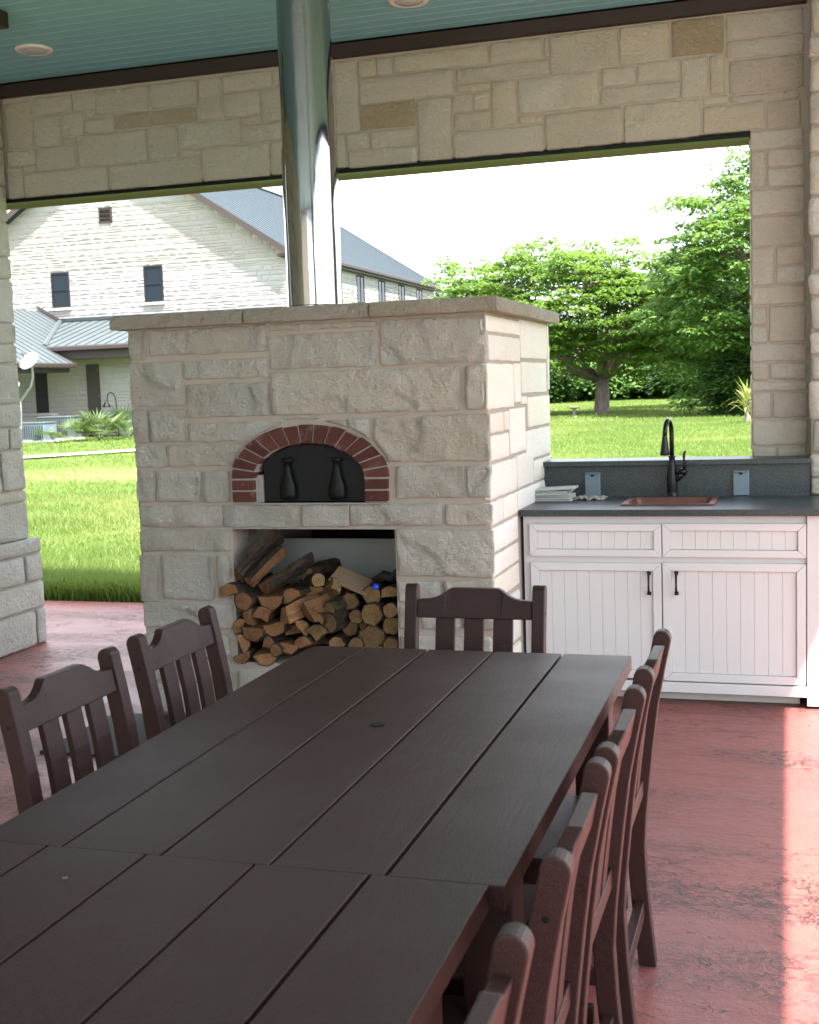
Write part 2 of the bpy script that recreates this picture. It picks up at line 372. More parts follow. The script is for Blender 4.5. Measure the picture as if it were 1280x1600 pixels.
LEAF1 = leafmat('leaves_bright', (0.07, 0.165, 0.03), (0.165, 0.275, 0.055), 0.5)
LEAF2 = leafmat('leaves_mid', (0.065, 0.16, 0.04), (0.175, 0.29, 0.08), 0.4)
LEAF3 = leafmat('leaves_dark', (0.016, 0.055, 0.016), (0.05, 0.115, 0.025), 0.3)
LEAFP = leafmat('leaves_palmetto', (0.06, 0.12, 0.05), (0.16, 0.21, 0.10), 0.25)
LEAFY = leafmat('leaves_variegated', (0.12, 0.19, 0.05), (0.45, 0.42, 0.14), 0.25)
GRASS = leafmat('grass_blades', (0.08, 0.145, 0.027), (0.155, 0.21, 0.062), 0.45, 0.25, lawn=True)
m = NT('lawn_soil'); co = m.coord(world=True); n1 = m.noise(co, 0.12, 5, 0.6); n2 = m.noise(co, 1.6, 6, 0.7); n3 = m.noise(co, 16, 5, 0.8)
c = m.mix(m.ramp(n2, 0.35, 0.65), (0.085, 0.135, 0.025), (0.12, 0.17, 0.04)); c = m.mix(m.ramp(n3, 0.45, 0.75, 0, 0.55), c, (0.25, 0.30, 0.085))
c = m.mix(m.ramp(n1, 0.56, 0.68, 0, 0.5), c, (0.30, 0.28, 0.13)); c = m.mix(dry(m, .4), c, (0.36, 0.31, 0.17))
LAWN = m.done(c, 0.95, m.bump(n3, 1.0, 0.05), spec=0.1)
m = NT('tree_bark'); n1 = m.noise(m.coord((1, 1, 0.3), world=True), 7, 6, 0.7); n2 = m.noise(m.coord(world=True), 2.5, 3)
TBARK = m.done(m.mix(m.ramp(n1, 0.3, 0.7), (0.09, 0.07, 0.06), (0.30, 0.25, 0.22)), 0.95, m.bump(n1, 0.9, 0.04))
ROOF = plain('blue_grey_standing_seam', (0.034, 0.048, 0.058), 0.75, 0.0, amp=0.12, ns=1.2, world=True, spec=0.12)
ROOF_L = plain('silver_grey_standing_seam', (0.062, 0.078, 0.084), 0.5, 0.1, amp=0.12, ns=1.2, world=True)
SEAM = plain('dark_roof_seam', (0.028, 0.033, 0.038), 0.5, 0.2)
BROWN = plain('brown_fascia', (0.032, 0.022, 0.020), 0.6, amp=0.2)
WFRAME = plain('dark_window_frame', (0.02, 0.022, 0.025), 0.8, spec=0.08)
m = NT('window_glass'); n1 = m.noise(m.coord(world=True), 1.5, 2)
GLASS = m.done((0.010, 0.016, 0.022), 0.08, m.bump(n1, 0.05, 0.02), spec=0.12)
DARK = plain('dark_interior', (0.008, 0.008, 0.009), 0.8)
GALV = plain('grey_cabinet_metal', (0.09, 0.11, 0.12), 0.5, 0.2)
GREENBOX = plain('green_utility_metal', (0.02, 0.10, 0.06), 0.55)
STONEG = plain('weathered_grey_stone', (0.16, 0.15, 0.13), 0.9)
GZ = -1.5          # level of the slab and the lawn beside it
# ------------------------------------------------------------------ ground
def struct(o, label=None):
    o['kind'] = 'structure'
    if label: o['label'] = label
    return o
mb = MB(); mb.add([(-400, -250, GZ - 0.03), (400, -250, GZ - 0.03), (400, 600, GZ - 0.03), (-400, 600, GZ - 0.03)], [(0, 1, 2, 3)])
struct(mb.build('lawn', LAWN))
mb = MB(); mb.box(-6.6, -2.3, GZ - 0.15, 3.4, 7.84, GZ, 0.012); struct(mb.build('floor', FLOOR))
mb = MB(); mb.box(-14, -13, GZ - 0.15, 9, -2.31, GZ - .01, 0.012); struct(mb.build('bounce_slab', CONC))  # unseen pale slab added behind the camera to bounce light onto the fireplace
mb = MB()
px_ = [(-23.0, 21.5), (-21.3, 24.2), (-18.55, 27.85), (-17.25, 29.9), (-14.5, 34.0), (-11.5, 39)]
for i in range(len(px_) - 1):
    a, b = px_[i], px_[i + 1]; w = 0.42
    mb.add([(a[0] - w, a[1] + w * .6, GZ + .03), (a[0] + w, a[1] - w * .6, GZ + .03), (b[0] + w, b[1] - w * .6, GZ + .03), (b[0] - w, b[1] + w * .6, GZ + .03)], [(0, 1, 2, 3)])
struct(mb.build('path', CONC))

# grass blades
def blades(n, y0, y1, r0, r1, h0, h1, w0, segs):
    k = RNG.random((n, 8))
    y = y0 + (y1 - y0) * k[:, 0] ** 0.9; x = y * (r0 + (r1 - r0) * k[:, 1])
    keep = ~((x > -6.62) & (x < 3.42) & (y < 7.86)); y, x, k = y[keep], x[keep], k[keep]
    # leave the path clear
    for i in range(len(px_) - 1):
        a, b = np.array(px_[i]), np.array(px_[i + 1]); t = ((x - a[0]) * (b - a)[0] + (y - a[1]) * (b - a)[1]) / ((b - a) @ (b - a)); t = np.clip(t, 0, 1)
        d = np.hypot(x - a[0] - t * (b - a)[0], y - a[1] - t * (b - a)[1]); q = d > 0.48; y, x, k = y[q], x[q], k[q]
    m_ = len(x); h = (h0 + (h1 - h0) * k[:, 2] ** 1.5); patch = 0.75 + 0.35 * np.sin(x * 1.3 + 2 * np.sin(y * .7)) * np.sin(y * 0.9 + x * .4)
    h = h * patch; w = w0 * (0.6 + 0.8 * k[:, 3]); a = k[:, 4] * 2 * np.pi; lean = 0.15 + 0.75 * k[:, 5]; la = k[:, 6] * 2 * np.pi
    ux, uy = np.cos(a) * w, np.sin(a) * w; lx, ly = np.cos(la) * lean * h, np.sin(la) * lean * h; z0 = np.full(m_, GZ - 0.03)
    if segs == 1:
        V = np.stack([np.stack([x - ux, y - uy, z0], 1), np.stack([x + ux, y + uy, z0], 1), np.stack([x + lx, y + ly, z0 + h], 1)], 1)
        F = np.arange(m_ * 3).reshape(-1, 3); return V.reshape(-1, 3), F
    V = np.stack([np.stack([x - ux, y - uy, z0], 1), np.stack([x + ux, y + uy, z0], 1),
                  np.stack([x - ux * .75 + lx * .3, y - uy * .75 + ly * .3, z0 + h * .6], 1), np.stack([x + ux * .75 + lx * .3, y + uy * .75 + ly * .3, z0 + h * .6], 1),
                  np.stack([x + lx, y + ly, z0 + h], 1)], 1)
    b = np.arange(m_)[:, None] * 5
    F = np.concatenate([b + np.array([[0, 1, 3]]), b + np.array([[0, 3, 2]]), b + np.array([[2, 3, 4]])]); return V.reshape(-1, 3), F
Vs, Fs, off = [], [], 0
for args in ((30000, 7.9, 10.5, -0.86, -0.45, .07, .17, .0035, 3), (60000, 10.5, 17, -0.86, -0.45, .05, .12, .005, 3), (70000, 17, 32, -0.86, -0.3, .05, .10, .008, 1),
             (7000, 7.9, 22, -0.45, 0.1, .08, .16, .006, 1), (150000, 21, 46, -0.32, 0.06, .05, .115, .010, 1), (40000, 30, 45, -0.9, -0.3, .06, .12, .014, 1),
             (110000, 46, 110, -0.30, 0.06, .06, .13, .018, 1)):
    V, F = blades(*args); Vs.append(V); Fs.append(F + off); off += len(V)
V, F = blades(26000, 7.9, 8.5, -0.86, -0.5, .09, .22, .004, 3); Vs.append(V); Fs.append(F + off); off += len(V)
o = link('grass', np_mesh('grass', np.concatenate(Vs), np.concatenate(Fs), GRASS)); o['kind'] = 'stuff'; o['label'] = 'bright green grass growing on the sunlit lawn'

# ------------------------------------------------------------------ stone laying
def nz(p, s, seed): return mnoise.noise(Vector((p[0] * s + seed * 7.31, p[1] * s + seed * 3.17, seed * 1.77)))
def fbm(p, s, seed): return nz(p, s, seed) + 0.5 * nz(p, s * 2.1, seed + 5) + 0.25 * nz(p, s * 4.3, seed + 9)
ARCH_C = (-2.035, -0.39)
def arch_half(z, a, b):
    t = z - ARCH_C[1]
    if t <= 0: return a
    if t >= b: return 0.0
    return a * math.sqrt(1 - (t / b) ** 2)
def arch_top(u, a, b):
    t = abs(u - ARCH_C[0])
    return ARCH_C[1] + b * math.sqrt(1 - (t / a) ** 2) if t < a else -9
def lay(parent, rect, O, U, V, N, mat, depth=0.018, rough=0.008, cell=0.024, back=0.02, rim=0.012, clip=None, jit=0.004, name='stone'):
    """one rough stone on the wall plane O + u U + v V; N points out of the wall"""
    u0, u1, v0, v1 = rect; seed = random.uniform(0, 90); w, h = u1 - u0, v1 - v0
    rim = min(rim, w * .22, h * .22)
    def lines(L, jitter=True):
        k = max(1, round((L - 2 * rim) / cell)); a = [0, rim] + [rim + (L - 2 * rim) * i / k for i in range(1, k)] + [L - rim, L]; return a
    us, vs = lines(w), lines(h); nu, nv = len(us), len(vs); cu, cv = (u0 + u1) / 2, (v0 + v1) / 2
    tilt = (random.uniform(-1, 1) * rough * 0.5, random.uniform(-1, 1) * rough * 0.5)
    P = []; 
    def place(u, v, n): return O + U * u + V * v + N * n
    C0 = place(cu, cv, 0)
    def outline(i, j):
        u, v = u0 + us[i], v0 + vs[j]
        eu = min(i, nu - 1 - i); ev = min(j, nv - 1 - j)
        if eu == 0: u += (1 if i == 0 else -1) * (jit * (0.2 + nz((u, v), 16, seed + i)) + (rim * .45 if ev == 0 else 0))
        elif eu == 1: u += (1 if i == 1 else -1) * jit * nz((u, v), 16, seed + (0 if i == 1 else nu - 1))
        if ev == 0: v += (1 if j == 0 else -1) * (jit * (0.2 + nz((u, v), 16, seed + 31 + j)) + (rim * .45 if eu == 0 else 0))
        elif ev == 1: v += (1 if j == 1 else -1) * jit * nz((u, v), 16, seed + 31 + (0 if j == 1 else nv - 1))
        if clip == 'left':
            lim = ARCH_C[0] - arch_half(v, .387, .256)
            if lim < u1: u = u0 + (u - u0) * (lim - u0) / w
        elif clip == 'right':
            lim = ARCH_C[0] + arch_half(v, .387, .256)
            if lim > u0: u = u1 - (u1 - u) * (u1 - lim) / w
        elif clip == 'top':
            lim = arch_top(u, .387, .256)
            if lim > v0: v = v1 - (v1 - v) * (v1 - lim) / h
        return u, v
    for j in range(nv):
        for i in range(nu):
            u, v = outline(i, j); e = min(i, nu - 1 - i, j, nv - 1 - j)
            if e == 0: n = depth * 0.62
            elif e == 1: n = depth * 0.9 + rough * 0.7 * fbm((u, v), 9, seed)
            else:
                n = depth + rough * (1.0 * fbm((u, v), 9, seed) + 0.38 * nz((u, v), 36, seed + 11) + 0.2) + tilt[0] * (2 * us[i] / w - 1) + tilt[1] * (2 * vs[j] / h - 1)
                q = nz((u, v), 5.2, seed + 3)
                if q > 0.22: n -= rough * 0.9
            P.append(place(u, v, max(n, 0.001)) - C0)
    F = [(j * nu + i, j * nu + i + 1, (j + 1) * nu + i + 1, (j + 1) * nu + i) for j in range(nv - 1) for i in range(nu - 1)]
    ring = [(i, 0) for i in range(nu)] + [(nu - 1, j) for j in range(1, nv)] + [(i, nv - 1) for i in range(nu - 2, -1, -1)] + [(0, j) for j in range(nv - 2, 0, -1)]
    b = len(P)
    for i, j in ring:
        u, v = outline(i, j); P.append(place(u, v, -back) - C0)
    k = len(ring)
    for q in range(k):
        a0, a1 = ring[q], ring[(q + 1) % k]
        F.append((a0[1] * nu + a0[0], b + q, b + (q + 1) % k, a1[1] * nu + a1[0]))
    if U.cross(V).dot(N) < 0: F = [f[::-1] for f in F]
    me = bpy.data.meshes.new(name); me.from_pydata([tuple(p) for p in P], [], F); me.materials.append(mat)
    me.polygons.foreach_set('use_smooth', [True] * len(F)); me.update()
    pl = parent.location if parent.parent is None else parent.location + parent.parent.location
    return link(name, me, parent, tuple(C0 - pl))
X, Y, Z = Vector((1, 0, 0)), Vector((0, 1, 0)), Vector((0, 0, 1))
def rows(u0, u1, v0, v1, hs, ls, g=0.014):
    out = []; v = v0
    while v < v1 - 0.03:
        h = min(random.uniform(*hs), v1 - v)
        if v1 - v - h < hs[0] * .6: h = v1 - v
        u = u0
        while u < u1 - 0.02:
            l = random.uniform(*ls)
            if u1 - u - l < ls[0] * .6: l = u1 - u
            if h > hs[0] * 1.55 and random.random() < .25:
                out.append((u, u + l - g, v, v + h / 2 - g)); out.append((u, u + l - g, v + h / 2, v + h - g))
            else: out.append((u, u + l - g, v, v + h - g))
            u += l
        v += h
    return out

# ------------------------------------------------------------------ the pizza-oven fireplace
FRONT = [
  (-2.903,-2.811,0.167,0.31), (-2.797,-2.21,0.18,0.294), (-2.194,-1.693,0.265,0.291), (-2.2,-1.703,0.097,0.247), (-2.906,-2.635,-0.05,0.152),
  (-2.622,-2.213,0.063,0.152), (-2.621,-2.211,-0.107,0.044), (-2.905,-2.824,-0.218,-0.061), (-2.818,-2.638,-0.216,-0.068), (-2.62,-2.16,-0.219,-0.133),
  (-2.144,-1.975,-0.128,-0.116), (-1.946,-1.845,-0.18,-0.134), (-1.841,-1.743,-0.242,-0.131), (-2.902,-2.741,-0.332,-0.228), (-2.734,-2.292,-0.33,-0.228),
  (-2.901,-2.807,-0.493,-0.349), (-2.798,-2.572,-0.494,-0.351), (-2.562,-2.43,-0.495,-0.35), (-2.896,-2.473,-0.612,-0.511), (-2.464,-2.089,-0.611,-0.509),
  (-2.077,-1.856,-0.608,-0.509), (-2.901,-2.442,-0.725,-0.624), (-2.911,-2.821,-0.962,-0.744), (-2.797,-2.533,-0.952,-0.742), (-2.514,-2.442,-0.943,-0.741),
  (-2.904,-2.442,-1.087,-0.967), (-1.678,-1.209,0.094,0.289), (-1.303,-1.209,-0.107,0.082), (-1.631,-1.322,-0.483,-0.340), (-1.31,-1.207,-0.483,-0.342),
  (-1.412,-1.205,-0.602,-0.509), (-1.636,-1.204,-0.826,-0.621), (-1.638,-1.443,-0.943,-0.847), (-1.43,-1.205,-0.938,-0.844), (-1.636,-1.545,-1.063,-0.96),
  (-1.532,-1.36,-1.06,-0.957), (-1.347,-1.205,-1.055,-0.953), (-2.2,-1.325,-0.107,0.082), (-1.724,-1.206,-0.323,-0.125), (-1.844,-1.424,-0.603,-0.508)]
SIDE = [
  (5.065,5.753,0.223,0.291), (5.761,6.421,0.118,0.305), (5.105,5.74,0.101,0.21), (6.438,6.49,-0.04,0.297), (5.065,5.584,-0.108,0.088),
  (5.60,5.745,-0.090,0.093), (5.762,6.397,-0.051,0.1), (5.75,5.88,-0.103,-0.064), (5.904,6.479,-0.219,-0.07), (5.093,5.351,-0.211,-0.125),
  (5.365,5.472,-0.211,-0.125), (5.093,5.455,-0.331,-0.222), (5.485,5.832,-0.325,-0.117), (5.844,6.48,-0.377,-0.233), (5.065,5.601,-0.495,-0.345),
  (5.612,6.0,-0.495,-0.338), (5.065,5.29,-0.606,-0.506), (5.303,5.60,-0.606,-0.506), (5.075,5.60,-0.727,-0.620), (5.07,5.60,-0.830,-0.741),
  (5.09,5.60,-0.940,-0.841), (6.01,6.48,-0.495,-0.39), (5.61,6.48,-0.60,-0.506)]
FX0, FX1, FY0, FY1, FT = -2.895, -1.212, 5.07, 6.48, 0.31
fp = thing('outdoor_fireplace', 'limestone outdoor pizza oven with red brick arch over a firewood niche', 'pizza oven', ((FX0 + FX1) / 2, 5.7, GZ))
fpl = -Vector(fp.location)
OX0, OX1, OZ0, OZ1 = -2.428, -1.645, -1.24, -0.62
b = MB()
b.box(FX0, FY0, GZ, OX0, FY1, OZ1); b.box(OX1, FY0, GZ, FX1, FY1, OZ1); b.box(OX0, FY0, GZ, OX1, FY1, OZ0); b.box(OX0, 6.1, OZ0, OX1, FY1, OZ1)
b.box(FX0, FY0, OZ1, FX1, FY1, -0.50); b.box(FX0, FY0, -0.50, -2.45, 5.2, FT); b.box(-1.62, FY0, -0.50, FX1, 5.2, FT)
b.box(-2.45, FY0, -0.10, -1.62, 5.2, FT); b.box(FX0, 5.2, -0.50, FX1, FY1, FT)
# masonry round the arch
IA, IB, OA, OB = 0.262, 0.158, 0.372, 0.240
N_ = 36; inn, outr = [], []
for k in range(N_ + 1):
    t = math.pi * k / N_; dx, dz = math.cos(t), math.sin(t); inn.append((ARCH_C[0] + IA * dx, ARCH_C[1] + IB * dz))
    s = min(0.415 / max(abs(dx), 1e-6), 0.29 / max(dz, 1e-6)); outr.append((ARCH_C[0] + dx * s, ARCH_C[1] + dz * s))
inn = [(ARCH_C[0] + IA, -0.50)] + inn + [(ARCH_C[0] - IA, -0.50)]; outr = [(-1.62, -0.50)] + outr + [(-2.45, -0.50)]
for k in range(len(inn) - 1):
    a, c, d, e = inn[k], inn[k + 1], outr[k + 1], outr[k]
    V_ = [(p[0], FY0, p[1]) for p in (a, c, d, e)] + [(p[0], 5.18, p[1]) for p in (a, c)]
    b.add(V_, [(0, 1, 2, 3), (1, 0, 4, 5)])
b.build('mortar_body', MORTAR, fp, fpl)
O_ = Vector((0, FY0, 0))
stained = {5: 1, 37: 1, 17: 1}
for i, r_ in enumerate(FRONT):
    clip = {9: 'left', 14: 'left', 11: 'top', 12: 'top', 38: 'right', 10: 'top'}.get(i)
    lay(fp, r_, O_, X, Z, -Y, STONE, 0.013, 0.015, 0.0145, clip=clip, rim=.006, jit=.006)
for r_ in rows(-2.905, -2.45, -1.49, -1.10, (.12, .2), (.16, .34)) + rows(-2.43, -1.65, -1.49, -1.26, (.22, .23), (.3, .5)) + rows(-1.63, -1.205, -1.49, -1.075, (.12, .16), (.16, .3)):
    lay(fp, r_, O_, X, Z, -Y, STONE, 0.022, 0.008, 0.024)
for r_ in SIDE: lay(fp, r_, Vector((FX1, 0, 0)), Y, Z, X, STONE_S, 0.006, 0.0035, 0.03, jit=.003, rim=.006)
for r_ in rows(5.08, 5.6, -1.49, -0.95, (.1, .2), (.2, .4)): lay(fp, r_, Vector((FX1, 0, 0)), Y, Z, X, STONE_S, 0.012, 0.0035, 0.04)
for r_ in rows(5.08, 6.46, -1.49, 0.3, (.12, .24), (.2, .5)): lay(fp, r_, Vector((FX0, 0, 0)), Y, Z, -X, STONE, 0.018, 0.006, 0.05)
# stones lining the niche
for r_ in rows(5.075, 5.46, OZ0, OZ1, (.12, .2), (.2, .4)): lay(fp, r_, Vector((OX0 - .012, 0, 0)), Y, Z, X, STONE, 0.012, 0.004, 0.04)
b = MB(); b.box(OX0, 5.35, -0.635, OX1, 6.1, -0.622); b.box(OX0 + .001, 6.04, OZ0, OX1 - .001, 6.09, -.64); b.build('niche_shade_panels', DARK, fp, fpl)  # near-black panels paint the shade at the niche's top and back
b = MB(); b.box(OX0 + .012, 5.462, OZ0 + .005, OX1 - .005, 5.478, -0.713, .002); b.build('back_board', BOARD, fp, fpl)
# coping
b = MB(); b.box(FX0 - .005, FY0 + .004, FT, FX1 + .005, FY1 - .002, FT + .004); b.build('mortar_bed', MORTAR, fp, fpl)
def coping(x0, x1, y0, y1, rough_front=True, rough_side=False):
    z0, z1 = FT - .006, 0.366; seed = random.uniform(0, 50); V_, F_ = [], []
    nx, ny = max(2, int((x1 - x0) / .03)), max(2, int((y1 - y0) / .05)); prof = [(0, z0), (-.004, z0 + .012), (-.005, z0 + .03), (-.002, z0 + .045), (.008, z1 - .001)]
    M_ = MB(); 
    per = [(x0 + (x1 - x0) * i / nx, y0, 0, -1) for i in range(nx + 1)] + [(x1, y0 + (y1 - y0) * j / ny, 1, 0) for j in range(1, ny + 1)] + [(x1 - (x1 - x0) * i / nx, y1, 0, 1) for i in range(1, nx + 1)] + [(x0, y1 - (y1 - y0) * j / ny, -1, 0) for j in range(1, ny)]
    n = len(per); V_ = []
    for k, (o_, z) in enumerate(prof):
        for (x, y, ax, ay) in per:
            r_ = 0.007 * fbm((x + y, z * 2), 14, seed + k); V_.append((x + ax * (-o_ + r_) * 1, y + ay * (-o_ + r_), z + .002 * nz((x, y), 20, seed)))
    F_ = [(k * n + i, k * n + (i + 1) % n, (k + 1) * n + (i + 1) % n, (k + 1) * n + i) for k in range(len(prof) - 1) for i in range(n)]
    F_.append(tuple(range((len(prof) - 1) * n, len(prof) * n))); F_.append(tuple(range(n - 1, -1, -1)))
    M_.add(V_, F_); return M_.build('coping_stone', STONE_CAP, fp, fpl)
coping(-2.955, -2.30, 5.0, 5.75); coping(-2.29, -1.71, 5.003, 5.75); coping(-1.70, -1.145, 5.0, 5.75); coping(-1.70, -1.148, 5.76, 6.47); coping(-2.955, -1.71, 5.76, 6.47)
# brick arch
def apt(t, a, b_): return (ARCH_C[0] + a * math.cos(t), ARCH_C[1] + b_ * math.sin(t))
nb = 15; gap = 0.0032
for k in range(nb):
    t0, t1 = math.pi * k / nb, math.pi * (k + 1) / nb; sub = 3
    def q(t, a, b_, sgn):
        p0 = apt(t, a, b_); d = Vector((-a * math.sin(t), b_ * math.cos(t))).normalized(); return (p0[0] + d.x * gap * sgn, p0[1] + d.y * gap * sgn)
    jo = random.uniform(-.004, .004)
    outer = [q(t0, OA + jo, OB + jo, 1)] + [apt(t0 + (t1 - t0) * s / sub, OA + jo, OB + jo) for s in range(1, sub)] + [q(t1, OA + jo, OB + jo, -1)]
    inner = [q(t1, IA + jo, IB + jo, -1)] + [apt(t1 - (t1 - t0) * s / sub, IA + jo, IB + jo) for s in range(1, sub)] + [q(t0, IA + jo, IB + jo, 1)]
    yf = FY0 - .026 + random.uniform(-.002, .002); MB().prism((outer + inner), yf, 5.15).build('brick', BRICK, fp, fpl, bevel=.003)
for sx in (-1, 1):
    for z0, z1 in ((-0.494, -0.448), (-0.440, -0.396)):
        a, c = sorted((ARCH_C[0] + sx * (IA + .002), ARCH_C[0] + sx * (OA - .002)))
        MB().box(a, FY0 - .026 + random.uniform(-.002, .002), z0, c, 5.15, z1).build('brick', BRICK, fp, fpl, bevel=.003)
b = MB()          # pale joints between the bricks
for k in range(len(inn) - 1):
    pass
ring = [apt(math.pi * k / 40, OA - .003, OB - .003) for k in range(41)]; ringi = [apt(math.pi * k / 40, IA + .003, IB + .003) for k in range(41)]
ring = [(ARCH_C[0] + OA - .003, -.498)] + ring + [(ARCH_C[0] - OA + .003, -.498)]; ringi = [(ARCH_C[0] + IA + .003, -.498)] + ringi + [(ARCH_C[0] - IA - .003, -.498)]
for k in range(len(ring) - 1):
    a, c, d, e = ringi[k], ring[k], ring[k + 1], ringi[k + 1]
    V_ = [(p[0], FY0 - .019, p[1]) for p in (a, c, d, e)] + [(p[0], 5.15, p[1]) for p in (a, c, d, e)]
    b.add(V_, [(0, 1, 2, 3), (4, 7, 6, 5), (0, 3, 7, 4), (1, 5, 6, 2)])
b.build('arch_grout', GROUT, fp, fpl)
door = MB(); dp = [(ARCH_C[0] + .253, -.497)] + [apt(math.pi * k / 32, .253, .150) for k in range(33)] + [(ARCH_C[0] - .228, -.497)]
dp = [(max(p[0], ARCH_C[0] - .228), p[1]) for p in dp]
door.prism(dp, 5.085, 5.11); door = door.build('oven_door', DOORM, fp, fpl, bevel=.002)
b = MB(); b.box(ARCH_C[0] - .262, 5.078, -.50, ARCH_C[0] - .232, 5.12, -.375); b.build('door_jamb', GROUT, fp, fpl)
for hx in (-2.140, -1.905):
    b = MB(); b.lathe([(.036, 0), (.040, .02), (.038, .06), (.024, .10), (.015, .14), (.013, .165), (.024, .170), (.026, .182), (.010, .186)], 14, (0, 0, 0))
    b.v = [(x, y * .55, z) for x, y, z in b.v]; h_ = b.build('door_handle', BLACK, door, (hx, 5.062, -.485), smooth=True)
# sill below the door
b = MB(); b.box(-2.41, FY0 - .018, -.508, -1.66, 5.12, -.5, .001); b.build('door_sill', GROUT, fp, fpl)
# flue
fl = Vector((-2.045, 5.25, 0))
def pipe(r_, z0, z1, n=72):
    b = MB(); V_ = []
    for z in (z0, z1):
        for k in range(n): a = 2 * math.pi * k / n; V_.append((r_ * math.cos(a), r_ * math.sin(a), z))
    b.add(V_, [(k, (k + 1) % n, n + (k + 1) % n, n + k) for k in range(n)]); return b.build('flue_pipe', STEEL, fp, tuple(fl + fpl), smooth=True)
f1 = pipe(.1255, .36, 1.070); f1['label'] = 'lower wider mirror-bright flue section rising from the oven top'
pipe(.1195, 1.05, 1.95)
b = MB(); b.lathe([(.1190, 1.0702), (.1254, 1.0702), (.1254, 1.0712), (.119, 1.0712)], 48); b.build('flue_joint', STEEL, fp, tuple(fl + fpl))
b = MB(); b.lathe([(.135, .366), (.135, .376), (.1265, .380)], 40); b.build('flue_collar', STEEL, fp, tuple(fl + fpl), smooth=False)

# ------------------------------------------------------------------ firewood
def log_mesh(kind, r, L, seed, roll=0.0, wood=WOOD):
    rnd = random.Random(seed); pts = []; isb = []
    if kind == 'round':
        for k in range(14): a = 2 * math.pi * k / 14; q = r * (1 + .10 * rnd.uniform(-1, 1)); pts.append((q * math.cos(a), q * .95 * math.sin(a))); isb.append(1)
    elif kind == 'half':
        for k in range(9): a = math.pi * k / 8; q = r * (1 + .08 * rnd.uniform(-1, 1)); pts.append((q * math.cos(a), q * math.sin(a) * .95 - .25 * r)); isb.append(1)
        isb[-1] = 0; pts += [(-.35 * r, -.30 * r + .06 * r * rnd.uniform(-1, 1)), (.3 * r, -.25 * r + .1 * r * rnd.uniform(-1, 1))]; isb += [0, 0]
    else:
        aa = rnd.uniform(1.5, 2.1)
        for k in range(6): a = aa * k / 5 - aa / 2; q = 1.35 * r * (1 + .06 * rnd.uniform(-1, 1)); pts.append((q * math.cos(a) - .62 * r, q * math.sin(a))); isb.append(1)
        isb[-1] = 0; pts += [(-.15 * r, .42 * r), (-.68 * r, rnd.uniform(-.12, .12) * r), (-.1 * r, -.48 * r)]; isb += [0, 0, 0]
    c, s = math.cos(roll), math.sin(roll); pts = [(c * x - s * z, s * x + c * z) for x, z in pts]
    n = len(pts); ns = 7; V_ = []; F_ = []; Mi = []
    bx, bz = rnd.uniform(-.012, .012), rnd.uniform(-.012, .012)
    for j in range(ns + 1):
        t = j / ns; k_ = 1 + .06 * rnd.uniform(-1, 1)
        for i, (x, z) in enumerate(pts):
            d = 1 + .05 * rnd.uniform(-1, 1) if 0 < j < ns else 1
            V_.append((x * k_ * d + bx * math.sin(t * 3.1), L * t + (rnd.uniform(-.003, .003) if j in (0, ns) else 0), z * k_ * d + bz * math.sin(t * 3.1)))
    for j in range(ns):
        for i in range(n):
            F_.append((j * n + i, (j + 1) * n + i, (j + 1) * n + (i + 1) % n, j * n + (i + 1) % n)); Mi.append(0 if isb[i] else 1)
    for j, sg in ((0, 1), (ns, -1)):
        cx, cz = sum(p[0] for p in pts) / n, sum(p[1] for p in pts) / n; b0 = len(V_)
        for i, (x, z) in enumerate(pts):
            kk = .88 if isb[i] or isb[i - 1] else .97
            V_.append((cx + (x - cx) * kk, L * (j / ns) + sg * (-.002 + rnd.uniform(-.002, .001)), cz + (z - cz) * kk))
        V_.append((cx, L * (j / ns) + sg * rnd.uniform(-.006, .000), cz))
        for i in range(n):
            a, c_ = j * n + i, j * n + (i + 1) % n
            f1_, f2_ = (a, c_, b0 + (i + 1) % n, b0 + i), (b0 + i, b0 + (i + 1) % n, b0 + n)
            F_ += [f1_ if sg > 0 else f1_[::-1], f2_ if sg > 0 else f2_[::-1]]; Mi += [0 if isb[i] else 1, 1]
    me = bpy.data.meshes.new('log'); me.from_pydata(V_, [], F_); me.materials.append(BARK); me.materials.append(wood)
    me.polygons.foreach_set('material_index', Mi); me.update(); return me
